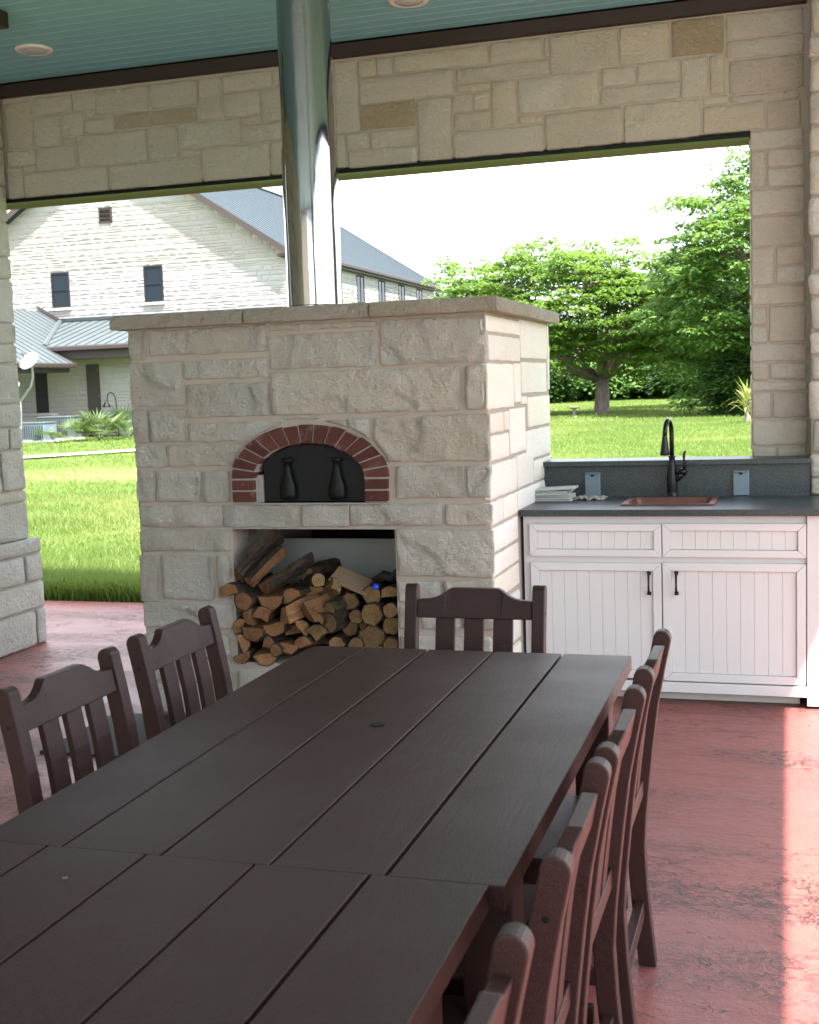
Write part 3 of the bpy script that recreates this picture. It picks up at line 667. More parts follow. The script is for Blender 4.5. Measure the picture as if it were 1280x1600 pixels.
# x, z, radius, kind, yaw, pitch, roll (deg), length, y front, old, label
LOGS = [
 (-1.784,-.927,.048,'round',3,0,0,.36,5.13,1,'round log with pale tan end below the blue plastic'),
 (-1.778,-1.010,.056,'round',-2,0,0,.36,5.10,1,'largest round log end on the right side of the pile'),
 (-1.856,-1.022,.036,'round',6,-2,0,.36,5.11,1,'narrow oval log end left of the largest round one'),
 (-1.689,-.988,.040,'round',-3,0,0,.36,5.10,1,'small golden round log end beside the right niche wall'),
 (-1.694,-.915,.050,'half',-2,0,10,.36,5.12,1,'half round log topmost against the right niche wall'),
 (-1.692,-1.062,.046,'round',2,0,0,.36,5.12,1,'dark rotten log end near the right niche wall'),
 (-1.784,-1.115,.064,'round',5,0,0,.34,5.11,1,'fat greenish weathered log end low on the right'),
 (-1.856,-1.150,.040,'round',-4,0,0,.36,5.10,1,'small log end on the niche floor left of the fat green one'),
 (-1.690,-1.145,.042,'round',-5,0,0,.36,5.09,1,'log end in the bottom right corner of the niche'),
 (-1.735,-1.185,.038,'wedge',3,0,40,.34,5.10,1,'split piece wedged low between two right corner logs'),
 (-1.952,-1.150,.042,'round',4,0,0,.36,5.10,1,'round log end at the bottom behind the table corner'),
 (-1.972,-.985,.037,'round',-26,8,0,.34,5.09,1,'grey barked log slanting back beneath the cardboard'),
 (-1.972,-1.048,.048,'round',-20,3,0,.34,5.08,1,'thick grey barked log under the slanting one'),
 (-1.905,-1.085,.042,'round',2,0,0,.36,5.16,1,'shadowed log set back in the middle right of the pile'),
 (-2.440,-.905,.060,'half',-8,0,8,.33,5.035,0,'half log sticking out furthest at the left edge'),
 (-2.372,-.948,.049,'round',-6,0,0,.36,5.04,0,'round orange log end right of the protruding half log'),
 (-2.243,-.944,.062,'half',4,0,180,.36,5.05,0,'half moon log end hanging flat side up in the upper pile'),
 (-2.352,-1.016,.050,'half',0,0,95,.36,5.045,0,'split half log standing on edge in the third left layer'),
 (-2.279,-1.010,.058,'wedge',5,0,110,.36,5.05,0,'wide split wedge right of the upright half log'),
 (-2.405,-1.075,.052,'half',10,0,60,.34,5.06,0,'tan half log against the left niche wall'),
 (-2.337,-1.092,.062,'half',-4,0,175,.36,5.045,0,'broad half log with crossed cracks in its face'),
 (-2.233,-1.068,.062,'half',0,0,190,.36,5.05,0,'ragged half log in the centre left of the pile'),
 (-2.393,-1.146,.048,'half',22,0,-70,.34,5.05,0,'slanting half log above the bottom left corner'),
 (-2.399,-1.210,.048,'half',8,0,200,.34,5.045,0,'log end in the bottom left corner of the niche'),
 (-2.287,-1.150,.050,'wedge',-8,0,30,.34,5.09,0,'shaded wedge low in the left part of the pile'),
 (-2.283,-1.212,.058,'half',10,0,190,.34,5.06,0,'wide low half log lying on the niche floor'),
 (-2.228,-1.172,.033,'round',-10,0,0,.34,5.045,0,'small dark barked round on the low half log'),
 (-2.170,-1.160,.048,'half',12,0,170,.34,5.06,0,'bright split face low in the centre of the pile'),
 (-2.105,-1.145,.056,'half',-16,0,20,.34,5.07,0,'smooth tan half log at the table edge'),
 (-2.104,-1.072,.046,'half',30,0,-60,.32,5.07,0,'thin crescent log slice in the lower middle'),
 (-2.035,-1.095,.056,'wedge',6,0,85,.34,5.07,1,'mossy green triangular split log'),
 (-2.150,-.930,.062,'half',-12,0,25,.34,5.07,0,'dark mossy barked half log with a cut lower face'),
 (-2.165,-1.020,.058,'wedge',-34,8,150,.36,5.03,0,'long pink split log pointing back to the right'),
 (-2.060,-.998,.052,'half',-30,14,120,.34,5.05,0,'slanted oval cut log in the middle of the pile'),
 (-2.014,-1.028,.030,'wedge',-10,0,20,.32,5.06,0,'small ragged split stub in the middle'),
 (-2.170,-1.100,.044,'half',5,0,10,.34,5.12,0,'shaded log set back below the ragged half log'),
 (-2.405,-.835,.062,'half',-42,40,215,.27,5.06,0,'tall barked split log leaning up to the left of the board'),
 (-2.345,-.862,.048,'wedge',-36,36,100,.22,5.05,0,'pale split log leaning below the tallest one'),
 (-2.262,-.872,.066,'half',-34,22,200,.26,5.03,0,'big split log with a dark knot in its face'),
 (-2.010,-.850,.034,'round',35,-12,0,.24,5.06,1,'crooked bark covered branch on top of the pile'),
 (-1.945,-.880,.040,'wedge',50,-22,10,.22,5.10,1,'rough bark chunk under the cardboard'),
 (-1.900,-.960,.045,'round',8,0,0,.34,5.15,1,'shadowed log set back under the cardboard'),
 (-2.430,-1.000,.030,'half',4,0,0,.36,5.08,1,'grey bark slab against the left niche wall'),
 (-2.060,-.915,.048,'half',10,0,15,.34,5.14,0,'mossy dark log top behind the long pink split log'),
 (-2.120,-.850,.040,'round',-8,0,0,.32,5.20,1,'dark log lying behind the knotted one'),
 (-1.830,-1.075,.034,'round',0,0,0,.34,5.17,1,'shadowed thin log set back near the largest round one'),
 (-1.735,-1.035,.030,'round',0,0,0,.34,5.17,1,'shadowed thin log between the right hand round ends'),
 (-2.000,-1.205,.040,'round',0,0,0,.34,5.16,1,'dark log set back on the niche floor in the middle'),
 (-2.460+.06,-1.14,.03,'round',0,0,0,.3,5.2,1,'dark log set back against the lower left niche wall')]
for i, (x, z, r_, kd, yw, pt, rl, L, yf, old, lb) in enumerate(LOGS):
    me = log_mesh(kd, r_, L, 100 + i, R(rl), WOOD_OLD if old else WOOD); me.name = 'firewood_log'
    o = link('firewood_log', me, None, (x, yf, z), (R(pt), 0, R(yw))); tag(o, lb, 'firewood', 'firewood stacked in the oven niche')
b = MB(); b.box(-.095, -.003, -.055, .095, .003, .055); o = b.build('cardboard_sheet', CARD, None, (-1.885, 5.16, -.868), (R(-62), R(22), 0)); tag(o, 'brown cardboard sheet lying across the top of the firewood', 'cardboard')
b = MB(); b.lathe([(.008, 0), (.013, .003), (.015, .014), (.012, .02), (.004, .022)], 12); o = b.build('blue_cup', BLUE, None, (-1.752, 5.10, -.884), (R(70), 0, R(10)), smooth=True); tag(o, 'small bright blue plastic cup on the firewood', 'cup')
b = MB(); b.tube([(-.075, .02, .0), (-.03, 0, .022), (.01, 0, .012), (.04, -.01, .035), (.062, 0, .02)], [.02, .026, .022, .026, .014], 8, wob=.5); o = b.build('crumpled_bag', DARK, None, (-1.70, 5.14, -.858), smooth=True); tag(o, 'black crumpled plastic on the firewood beside the right wall', 'bag')
# ------------------------------------------------------------------ pavilion back wall: header, right column, knee wall
BEAM = [
  (-4.443,-4.267,1.486,1.756), (-4.248,-3.995,1.672,1.768), (-3.985,-3.835,1.668,1.768), (-3.831,-3.49,1.632,1.768), (-3.473,-3.186,1.632,1.768),
  (-3.171,-3.035,1.543,1.766), (-3.024,-2.724,1.681,1.769), (-2.713,-2.505,1.685,1.769), (-4.254,-4.075,1.49,1.660), (-4.062,-3.928,1.529,1.658),
  (-3.916,-3.841,1.625,1.658), (-3.914,-3.725,1.536,1.613), (-3.712,-3.19,1.538,1.621), (-3.02,-2.801,1.545,1.670), (-2.788,-2.614,1.497,1.674),
  (-4.446,-4.262,1.39,1.476), (-4.250,-3.986,1.350,1.478), (-4.062,-3.978,1.487,1.519), (-3.97,-3.521,1.348,1.527), (-3.508,-3.325,1.348,1.528),
  (-3.314,-2.932,1.392,1.532), (-2.920,-2.800,1.497,1.534), (-2.921,-2.63,1.392,1.487), (-3.315,-3.18,1.350,1.382), (-3.168,-2.760,1.200,1.382),
  (-2.749,-2.52,1.200,1.382), (-4.458,-4.356,1.201,1.383), (-4.345,-4.262,1.350,1.384), (-4.345,-3.784,1.2,1.340), (-3.772,-3.18,1.2,1.338),
  (-2.351,-2.221,1.394,1.768), (-2.209,-2.116,1.678,1.768), (-2.104,-2.022,1.678,1.768), (-2.297,-2.168,1.298,1.383), (-2.351,-2.308,1.21,1.383),
  (-2.493,-2.362,1.601,1.760), (-2.603,-2.362,1.391,1.589), (-2.509,-2.362,1.201,1.380), (-2.010,-1.493,1.678,1.768), (-2.208,-1.686,1.536,1.668),
  (-2.208,-1.895,1.395,1.526), (-2.156,-1.903,1.298,1.385), (-2.289,-1.899,1.2,1.288), (-1.885,-1.703,1.203,1.525), (-1.481,-1.204,1.674,1.772),
  (-1.194,-1.172,1.674,1.770), (-1.162,-0.815,1.584,1.775), (-0.804,-0.56,1.590,1.775), (-0.547,-0.291,1.600,1.775), (-0.279,0.084,1.660,1.772),
  (-0.279,0.088,1.562,1.649), (-0.266,0.084,1.392,1.549), (-1.664,-1.174,1.590,1.662), (-1.666,-1.490,1.540,1.579), (-1.335,-0.916,1.400,1.574),
  (-1.478,-1.348,1.349,1.578), (-1.692,-1.586,1.444,1.528), (-1.575,-1.490,1.444,1.528), (-1.684,-1.490,1.345,1.434), (-1.692,-1.209,1.203,1.334),
  (-1.335,-1.209,1.345,1.385), (-1.197,-0.802,1.203,1.385), (-0.902,-0.729,1.492,1.579), (-0.717,-0.515,1.497,1.585), (-0.903,-0.508,1.398,1.482),
  (-0.500,-0.374,1.398,1.588), (-0.362,-0.290,1.398,1.588), (-0.789,-0.408,1.203,1.385), (-0.396,-0.276,1.354,1.388), (-0.264,0.066,1.350,1.381),
  (-0.396,-0.101,1.212,1.342), (-0.089,0.069,1.212,1.341)]
BST = {12, 40, 48}
COLUMN = [
  (-0.169,0.083,1.114,1.201), (-0.167,-0.096,0.930,1.103), (-0.085,0.085,1.025,1.104), (-0.086,0.085,0.928,1.015), (-0.166,0.088,0.795,0.917),
  (-0.164,0.090,0.642,0.782), (-0.164,-0.058,0.451,0.630), (-0.045,0.090,0.546,0.630), (-0.047,0.090,0.451,0.534), (-0.166,0.092,0.350,0.438),
  (-0.163,-0.094,0.253,0.338), (-0.165,-0.094,0.163,0.242), (-0.081,0.095,0.163,0.338), (-0.166,0.097,0.066,0.152), (-0.164,-0.088,-0.024,0.055),
  (-0.076,0.096,-0.024,0.055), (-0.166,0.099,-0.082,-0.035), (-0.165,-0.077,-0.216,-0.092), (-0.066,0.099,-0.216,-0.094), (-0.163,0.102,-0.355,-0.228),
  (-0.160,-0.052,-0.443,-0.367), (-0.041,0.102,-0.443,-0.369)]
WY = 6.47
wall = thing('pavilion_wall', 'rough limestone header and column framing the open view behind the fireplace', 'stone wall', (-2.0, 6.6, GZ)); wl = -Vector(wall.location)
b = MB(); b.box(-5.3, WY, 1.21, 0.9, 6.71, 1.862); b.box(-0.168, WY, GZ, 0.9, 6.71, 1.21); b.box(-1.21, 6.49, GZ, -0.168, 6.70, -.445); b.build('mortar_body', MORTAR, wall, wl)
for i, r_ in enumerate(BEAM): lay(wall, r_, Vector((0, WY, 0)), X, Z, -Y, STONE2 if i in BST else STONE_B, 0.009, 0.0045 if (r_[3] - r_[2]) < .06 else .0065, 0.025, jit=.005, rim=.008)
for r_ in rows(-5.3, -4.47, 1.2, 1.77, (.12, .2), (.2, .4)): lay(wall, r_, Vector((0, WY, 0)), X, Z, -Y, STONE_B, 0.02, 0.006, 0.05)
for i, r_ in enumerate(COLUMN): lay(wall, r_, Vector((0, WY, 0)), X, Z, -Y, STONE_C, 0.010, 0.006, 0.025, jit=.005, rim=.008)
for r_ in rows(6.48, 6.70, -.38, 1.19, (.1, .18), (.2, .22)): lay(wall, r_, Vector((-.166, 0, 0)), Y, Z, -X, STONE_S, 0.01, 0.004, 0.06)
b = MB(); b.box(-4.9, WY - .016, 1.176, -0.172, WY + .06, 1.196); b.build('steel_lintel', BLACK, wall, wl)
b = MB(); b.box(-4.9, WY + .062, 1.183, -0.172, 6.72, 1.206); b.build('soffit_board', SOFFIT, wall, wl)
b = MB(); b.box(-5.3, WY - .045, 1.785, 0.10, WY - .001, 1.857, .003); b.build('trim_board', TRIM, wall, wl)

# left pillar with a wider plinth
pil = thing('stone_pillar', 'tall rough limestone pillar at the left edge of the photo with a wider base', 'pillar', (-4.8, 6.1, GZ)); pl_ = -Vector(pil.location)
b = MB(); b.box(-5.2, 5.55, -.85, -4.466, 6.43, 1.862); b.box(-5.28, 5.45, GZ, -4.415, 6.48, -.85); b.build('mortar_body', MORTAR, pil, pl_)
lv = [-0.85, -0.62, -0.545, -0.30, -0.165, -0.02, 0.22, 0.335, 0.46, 0.72, 0.85, 1.06, 1.27, 1.49, 1.60, 1.855]
for k in range(len(lv) - 1):
    h = lv[k + 1] - lv[k]; sp = random.choice([5.9, 6.05, 6.2, 6.3])
    segs = [(5.56, sp), (sp + .014, 6.435)] if random.random() < .6 else [(5.56, 5.84), (5.854, 6.435)]
    for a, c in segs: lay(pil, (a, c, lv[k] + .007, lv[k + 1] - .007), Vector((-4.464, 0, 0)), Y, Z, X, STONE, .014, .010, .022, rim=.008)
for (a, c, z0, z1) in [(5.46, 6.47, -.93, -.845), (6.30, 6.47, -1.10, -.945), (5.46, 6.285, -1.10, -.945), (5.46, 6.47, -1.27, -1.115), (6.38, 6.475, -1.495, -1.285), (5.8, 6.365, -1.495, -1.285), (5.46, 5.785, -1.495, -1.285)]:
    lay(pil, (a, c, z0, z1), Vector((-4.413, 0, 0)), Y, Z, X, STONE, .024, .009, .03)
for r_ in rows(-5.2, -4.466, -.84, 1.77, (.12, .22), (.25, .5)): lay(pil, r_, Vector((0, 5.55, 0)), X, Z, -Y, STONE, .018, .006, .05)
for r_ in rows(-5.28, -4.415, -1.49, -.85, (.14, .22), (.25, .5)): lay(pil, r_, Vector((0, 5.45, 0)), X, Z, -Y, STONE, .018, .006, .05)

# right pillar, nearer than the column
rp = thing('stone_pillar', 'rough cornered limestone pillar at the far right edge above the granite ledge', 'pillar', (.4, 6.5, GZ)); rl_ = -Vector(rp.location)
b = MB(); b.box(.116, 6.285, -.62, .72, 6.465, 1.862); b.box(.116, 6.36, GZ, .72, 6.465, -.62); b.build('mortar_body', MORTAR, rp, rl_)
v = -.60
while v < 1.74:
    h = random.uniform(.09, .2); h = min(h, 1.775 - v); l = random.uniform(.14, .4); off = random.uniform(-.012, .010) - (.012 if .85 < v < 1.1 else 0)
    lay(rp, (.114 + off, .114 + l, v + .006, v + h - .006), Vector((0, 6.285, 0)), X, Z, -Y, STONE_C, .034, .012, .022, jit=.008)
    lay(rp, (.128 + l, .70, v + .006, v + h - .006), Vector((0, 6.285, 0)), X, Z, -Y, STONE_S, .03, .01, .03)
    v += h
# unseen building added behind the viewer for the steel flue to reflect
nb_ = thing('reflected_building', 'unseen limestone building added behind the viewer on the left for the flue to reflect', 'building', (-14, -19, GZ))
MB().box(-12, -4, 0, 12.5, 4, 6.2).build('wall', STONE_B, nb_)
b = MB(); b.prism([(-4.7, 6.2), (4.7, 6.2), (0, 9.2)], -12.6, 13.1, 'x'); b.build('roof', ROOF, nb_)
for x in (-9, -5, -1, 3, 7, 10.5): w_ = MB().box(x, 4.001, 1.0, x + 1.1, 4.06, 2.6).build('window', WFRAME, nb_); MB().box(x + .08, 4.061, 1.08, x + 1.02, 4.07, 2.52).build('pane', GLASS, w_)
# stone pillars and eave posts behind the eye, on the open right and left sides
for (x, y, lb) in ((1.0, -1.5, 'limestone pillar behind the viewer on the right'),):
    q = thing('stone_pillar', lb, 'pillar', (x, y, GZ)); b = MB(); b.box(-.3, -.3, 0, .3, .3, 3.36); b.build('mortar_body', MORTAR, q)
    for U_, N_v, o_ in ((X, Y, Vector((x, y + .3, 0))), (X, -Y, Vector((x, y - .3, 0))), (Y, X, Vector((x + .3, y, 0))), (Y, -X, Vector((x - .3, y, 0)))):
        for r_ in rows(-.3, .3, GZ + .01, 1.85, (.16, .26), (.25, .6)): lay(q, r_, Vector((o_.x if U_ == Y else x, o_.y if U_ == X else y, 0)) , U_, Z, N_v, STONE, .02, .006, .09)

# ------------------------------------------------------------------ ceiling and roof
ceil = MB().box(-6.4, -2.0, 1.884, 1.27, 7.68, 2.02).build('ceiling', TRIM); struct(ceil)  # unseen back edge cut short so sunlit ground behind bounces light in
pm_ = MB().box(-6.38, .0015, 1.862, 1.25, .0915, 1.882, .003).mesh('plank', TEAL)
y = 6.42
while y > -1.88:
    y -= .0945; link('plank', pm_, ceil, (0, y, 0))
y = 6.72
while y < 7.55: link('plank', pm_, ceil, (0, y, 0)); y += .0945
b = MB(); b.box(-6.42, 7.68, 1.78, 1.29, 7.72, 2.06); b.box(1.27, -2.04, 1.78, 1.31, 7.68, 2.06); b.box(-6.44, -2.04, 1.78, -6.4, 7.68, 2.06); b.box(-6.4, -2.04, 1.78, 1.27, -2.0, 2.06); b.build('fascia', TRIM, ceil)
roof = MB(); roof.prism([(-2.06, 2.06), (7.74, 2.06), (2.8, 3.4)], -6.46, 1.32, 'x'); struct(roof.build('roof', ROOF))
b = MB(); b.box(-5.4, 5.14, 1.785, -3.583, 5.29, 1.861, .003); o = b.build('ceiling_beam', TRIM); tag(o, 'end of a dark brown board under the teal ceiling at the left edge', 'beam')
# side headers behind the picture edge keep the roof carried
sw = thing('side_wall', 'limestone wall along the left side of the pavilion, outside the photo', 'stone wall', (-5.2, .7, GZ))
MB().box(-.15, -2.4, 0, .15, 4.74, 3.36).build('mortar_body', MORTAR, sw)
for r_ in rows(-1.68, 5.4, GZ + .01, 1.85, (.18, .3), (.4, .9)): lay(sw, r_, Vector((-5.05, 0, 0)), Y, Z, X, STONE_B, .02, .006, .14)
for i, (x, y, lb) in enumerate(((-3.83, 5.87, 'round recessed ceiling light nearest the left edge'), (-1.74, 5.87, 'round recessed ceiling light right of the flue'))):
    t = thing('ceiling_light', lb, 'ceiling light', (x, y, 1.862), 0, 'recessed lights in the teal ceiling')
    b = MB(); b.lathe([(.098, 0), (.100, -.006), (.094, -.014), (.070, -.017), (.066, -.008)], 32); b.build('trim_ring', BEIGE, t, smooth=True)
    b = MB(); b.lathe([(.066, -.012), (.060, -.018), (.02, -.021), (.003, -.021)], 32); b.build('lens', LENS, t, smooth=True)

# ------------------------------------------------------------------ outdoor kitchen
kc = thing('kitchen_cabinet', 'white beadboard outdoor cabinet with dark granite counter and raised ledge', 'cabinet', (-.5, 5.95, GZ)); kl = -Vector(kc.location)
CX0, CX1 = -1.196, 0.62
b = MB(); b.box(CX0, 5.665, GZ + .115, .085, 6.24, -.627, .001); b.box(CX0, 5.735, GZ + .004, .055, 6.24, GZ + .115); b.build('cabinet_box', WHITE, kc, kl)
b = MB(); b.box(.086, 5.645, GZ + .012, CX1, 6.24, -.627, .001); b.build('end_panel', WHITE, kc, kl)
b = MB(); b.box(CX0, 5.640, -1.448, .085, 5.664, -1.400, .002); b.build('bottom_rail', WHITE, kc, kl)
b = MB(); b.box(CX0 + .002, 5.722, GZ + .002, .055, 5.734, GZ + .03); b.build('toe_trim', CONC, kc, kl)
def panel(name, x0, x1, z0, z1, fw, handle=None, rails=None):
    p = MB(); yf = 5.643
    p.prism([(x0, z0), (x0 + fw, z0 + fw), (x0 + fw, z1 - fw), (x0, z1)], yf, 5.663); p.prism([(x1, z0), (x1, z1), (x1 - fw, z1 - fw), (x1 - fw, z0 + fw)], yf, 5.663)
    p.prism([(x0 + .0012, z0), (x1 - .0012, z0), (x1 - fw, z0 + fw - .0012), (x0 + fw, z0 + fw - .0012)], yf + .0006, 5.663)
    p.prism([(x0 + .0012, z1), (x0 + fw, z1 - fw + .0012), (x1 - fw, z1 - fw + .0012), (x1 - .0012, z1)], yf + .0006, 5.663)
    o = p.build(name, WHITE, kc, kl, bevel=.0012, seg=1)
    n = round((x1 - x0 - 2 * fw) / .0585); w = (x1 - x0 - 2 * fw) / n
    for k in range(n):
        a = x0 + fw + k * w; q = MB(); q.box(a + .0004, 5.654, z0 + fw, a + w - .0003, 5.6645, z1 - fw, .0013)
        q.build('plank', WHITE, o)
    if handle:
        hx, hz0, hz1 = handle; h = MB()
        h.box(hx - .009, 5.636, hz0, hx + .009, 5.6425, hz0 + .016, .001); h.box(hx - .009, 5.636, hz1 - .016, hx + .009, 5.6425, hz1, .001)
        h.tube([(hx, 5.638, hz0 + .008), (hx, 5.618, hz0 + .014), (hx, 5.612, hz0 + .03), (hx, 5.610, (hz0 + hz1) / 2), (hx, 5.612, hz1 - .03), (hx, 5.618, hz1 - .014), (hx, 5.638, hz1 - .008)], [.005, .006, .0055, .0045, .0055, .006, .005], 8)
        h.build('door_handle', BRONZE, o, smooth=False)
panel('drawer_front', -1.163, -.550, -.816, -.664, .034); panel('drawer_front', -.545, .082, -.816, -.662, .034)
panel('door', -1.160, -.552, -1.388, -.846, .038, (-.607, -.993, -.882)); panel('door', -.546, .080, -1.394, -.843, .038, (-.483, -.991, -.881))
b = MB(); b.box(-.02, 5.66, -1.40, .075, 5.664, -1.395); b.build('gap', BLACK, kc, kl)
# granite: counter with a hole for the sink
SX0, SX1, SY0, SY1 = -.735, -.335, 5.80, 6.15
b = MB(); CY0, CY1 = 5.622, 6.275; z0, z1 = -.626, -.595
b.box(-1.206, CY0, z0, CX1, SY0, z1); b.box(-1.206, SY1, z0, CX1, CY1, z1); b.box(-1.206, SY0, z0, SX0, SY1, z1); b.box(SX1, SY0, z0, CX1, SY1, z1); b.build('countertop', GRANITE, kc, kl)
b = MB(); b.box(-1.206, 6.278, -.6, .112, 6.300, -.438); b.build('backsplash', GRANITE, kc, kl)
b = MB(); b.box(-1.207, 6.248, -.438, .112, 6.492, -.411, .0025); b.build('ledge', GRANITE, kc, kl)
b = MB(); b.box(-1.205, 6.301, GZ, .112, 6.455, -.44); b.build('knee_wall', MORTAR, kc, kl)
# sink
sk = thing('sink', 'rectangular hammered copper drop in sink set in the granite counter', 'sink', (-.535, 5.975, -.595)); sl = -Vector(sk.location)
b = MB(); a0, a1, c0, c1 = SX0 - .018, SX1 + .018, SY0 - .018, SY1 + .018; zr = -.588
i0, i1, j0, j1 = SX0 + .012, SX1 - .012, SY0 + .012, SY1 - .012
def rr(x0, x1, y0, y1, r_, z, n=5):
    o_ = []
    for cx, cy, a in ((x1 - r_, y1 - r_, 0), (x0 + r_, y1 - r_, 90), (x0 + r_, y0 + r_, 180), (x1 - r_, y0 + r_, 270)):
        for k in range(n + 1): t = R(a + 90 * k / n); o_.append((cx + r_ * math.cos(t), cy + r_ * math.sin(t), z))
    return o_
loops = [rr(a0, a1, c0, c1, .012, -.5948), rr(a0, a1, c0, c1, .012, zr), rr(a0 + .003, a1 - .003, c0 + .003, c1 - .003, .012, zr + .002), rr(i0, i1, j0, j1, .03, zr), rr(i0 + .006, i1 - .006, j0 + .006, j1 - .006, .03, zr - .012), rr(i0 + .02, i1 - .02, j0 + .02, j1 - .02, .04, -.735), rr(i0 + .05, i1 - .05, j0 + .05, j1 - .05, .03, -.75)]
n = len(loops[0]); V_ = [p for l in loops for p in l]; F_ = [(k * n + i, k * n + (i + 1) % n, (k + 1) * n + (i + 1) % n, (k + 1) * n + i) for k in range(len(loops) - 1) for i in range(n)] + [tuple(range((len(loops) - 1) * n, len(loops) * n))]
b.add(V_, F_); b.build('basin', COPPER, sk, sl)
b = MB(); b.lathe([(.03, 0), (.03, .003), (.012, .003), (.01, .001)], 16, (-.535, 5.975, -.7505)); b.build('drain', BRONZE, sk, sl)
# faucet
fa = thing('faucet', 'black gooseneck faucet with side lever behind the copper sink', 'faucet', (-.548, 6.215, -.595))
b = MB(); b.lathe([(.029, 0), (.029, .006), (.024, .012), (.025, .03), (.0265, .07), (.025, .11), (.019, .15), (.015, .185), (.0145, .20), (.018, .202), (.018, .208), (.013, .210)], 24); b.build('body', BRONZE, fa, smooth=True)
arc = [(0, 0, .20), (0, 0, .30)] + [(-.012 * (1 - math.cos(R(a))) * .9, -.062 * (1 - math.cos(R(a))), .315 + .075 * math.sin(R(a)) ) for a in range(0, 181, 15)]
b = MB(); b.tube(arc, .0115, 12); b.build('spout', BRONZE, fa, smooth=True)
M_ = Matrix.Translation((-.0225, -.124, .33))
b = MB(); b.lathe([(.010, .0), (.0125, -.02), (.0165, -.05), (.021, -.085), (.0235, -.105), (.0225, -.112), (.012, -.113)][::-1], 20, M=M_); b.build('spray_head', BRONZE, fa, smooth=True)
b = MB(); b.tube([(0, 0, .075), (.030, -.006, .10), (.052, -.01, .125)], [.014, .017, .020], 12); b.tube([(.050, -.01, .118), (.056, -.011, .136), (.060, -.012, .142)], [.021, .020, .012], 12)
b.tube([(.058, -.012, .138), (.064, -.014, .165), (.060, -.016, .195), (.060, -.018, .215), (.068, -.018, .232)], [.006, .006, .0055, .007, .006], 8); b.build('lever_handle', BRONZE, fa, smooth=True)
# outlet covers
for i, (x0, x1, zt, lb) in enumerate(((-.993, -.914, -.470, 'grey metal outlet cover on the backsplash behind the stack of tiles'), (-.255, -.178, -.468, 'grey metal outlet cover on the backsplash right of the faucet'))):
    t = thing('outlet_cover', lb, 'outlet cover', ((x0 + x1) / 2, 6.27, -.594), 0, 'outlet covers on the granite backsplash'); w = (x1 - x0) / 2; h = zt + .594
    MB().box(-w, -.012, .001, w, .007, h, .003).build('lid', GREYMETAL, t); b = MB(); b.box(-w + .006, -.018, h - .010, w - .006, -.010, h - .002, .001); b.tube([(-w + .012, -.019, h - .006), (w - .012, -.019, h - .006)], .004, 8); b.build('hinge', GREYMETAL, t)
    MB().box(-.008, -.017, h - .020, .008, -.012, h - .011, .001).build('latch', BLACK, t)
# tiles and bag
zt = -.595; names = ['bottom', 'second', 'third', 'fourth', 'fifth']
for k in range(6):
    h = .0105; w = .096 - .002 * k if k < 5 else .098; o = MB().box(-w, -.075, 0, w, .075, h - .0012, .0015).build('stone_tile', TILE, None, (-1.126 + random.uniform(-.006, .006) + (.016 if k == 5 else 0), 6.09 + random.uniform(-.008, .008), zt + .0008), (0, 0 if k < 5 else R(-2.5), R(random.uniform(-5, 5))))
    if k == 5: o.location.z += .003
    tag(o, (names[k] + ' grey stone tile from the counter up in the stack by the fireplace') if k < 5 else 'topmost tilted grey tile of the stack by the fireplace', 'tile', 'grey tiles stacked on the counter'); zt += h
b = MB(); nx = 14; V_ = []; F_ = []
for j in range(9):
    for i in range(nx):
        x, y_ = -.082 + .164 * i / (nx - 1), -.05 + .1 * j / 8; e = min(i, nx - 1 - i, j, 8 - j); V_.append((x + .008 * nz((x, y_), 60, 3), y_ + .01 * nz((x, y_), 50, 8), max(.002, (.004 if e == 0 else .012) + .016 * nz((x, y_), 34, 5) + .012 * nz((x, y_), 80, 6))))
F_ = [(j * nx + i, j * nx + i + 1, (j + 1) * nx + i + 1, (j + 1) * nx + i) for j in range(8) for i in range(nx - 1)]
b.add(V_, F_); o = b.build('plastic_bag', BAG, None, (-.945, 6.12, -.594)); so = o.modifiers.new('thickness', 'SOLIDIFY'); so.thickness = .002; tag(o, 'crumpled clear plastic bag beside the stack of tiles', 'bag')

# ------------------------------------------------------------------ mat on the floor
b = MB(); b.box(-3.045, 4.37, GZ + .0005, -2.12, 5.0, GZ + .012, .003); o = b.build('door_mat', MAT_RUB); tag(o, 'black rubber mat on the red floor behind the left chairs', 'mat')

# ------------------------------------------------------------------ tables
BX = [(-1.357, -1.190), (-1.183, -1.001), (-.994, -.803), (-.797, -.606), (-.599, -.411)]
def table(y0, y1, dx, dz, lb):
    t = thing('dining_table', lb, 'table', (-.884 + dx, (y0 + y1) / 2, GZ), 0, 'brown tables pushed end to end'); L = (y1 - y0) / 2
    for (a, c) in BX: MB().box(a + .884, -L, .70 + dz, c + .884, L, .74 + dz).build('board', POLY, t, bevel=.0022)
    for sy in (-1, 1):
        MB().box(-.40, sy * (L - .16) - .02, .62, .40, sy * (L - .16) + .02, .70 + dz - .0005).build('cross_rail', POLY, t, bevel=.003)
        for sx in (-1, 1): MB().box(sx * .40 - .045, sy * (L - .22) - .045, 0, sx * .40 + .045, sy * (L - .22) + .045, .70 + dz - .0007).build('leg', POLY, t, bevel=.004)
    for sx in (-1, 1): MB().box(sx * .37 - .018, -L + .181, .60, sx * .37 + .018, L - .181, .70 + dz - .0011).build('apron', POLY, t, bevel=.003)
    return t
table(1.7445, 3.345, 0, 0, 'far brown plank dining table, its end nearest the fireplace')
table(.142, 1.7443, -.024, .0012, 'near brown plank dining table filling the bottom of the photo')
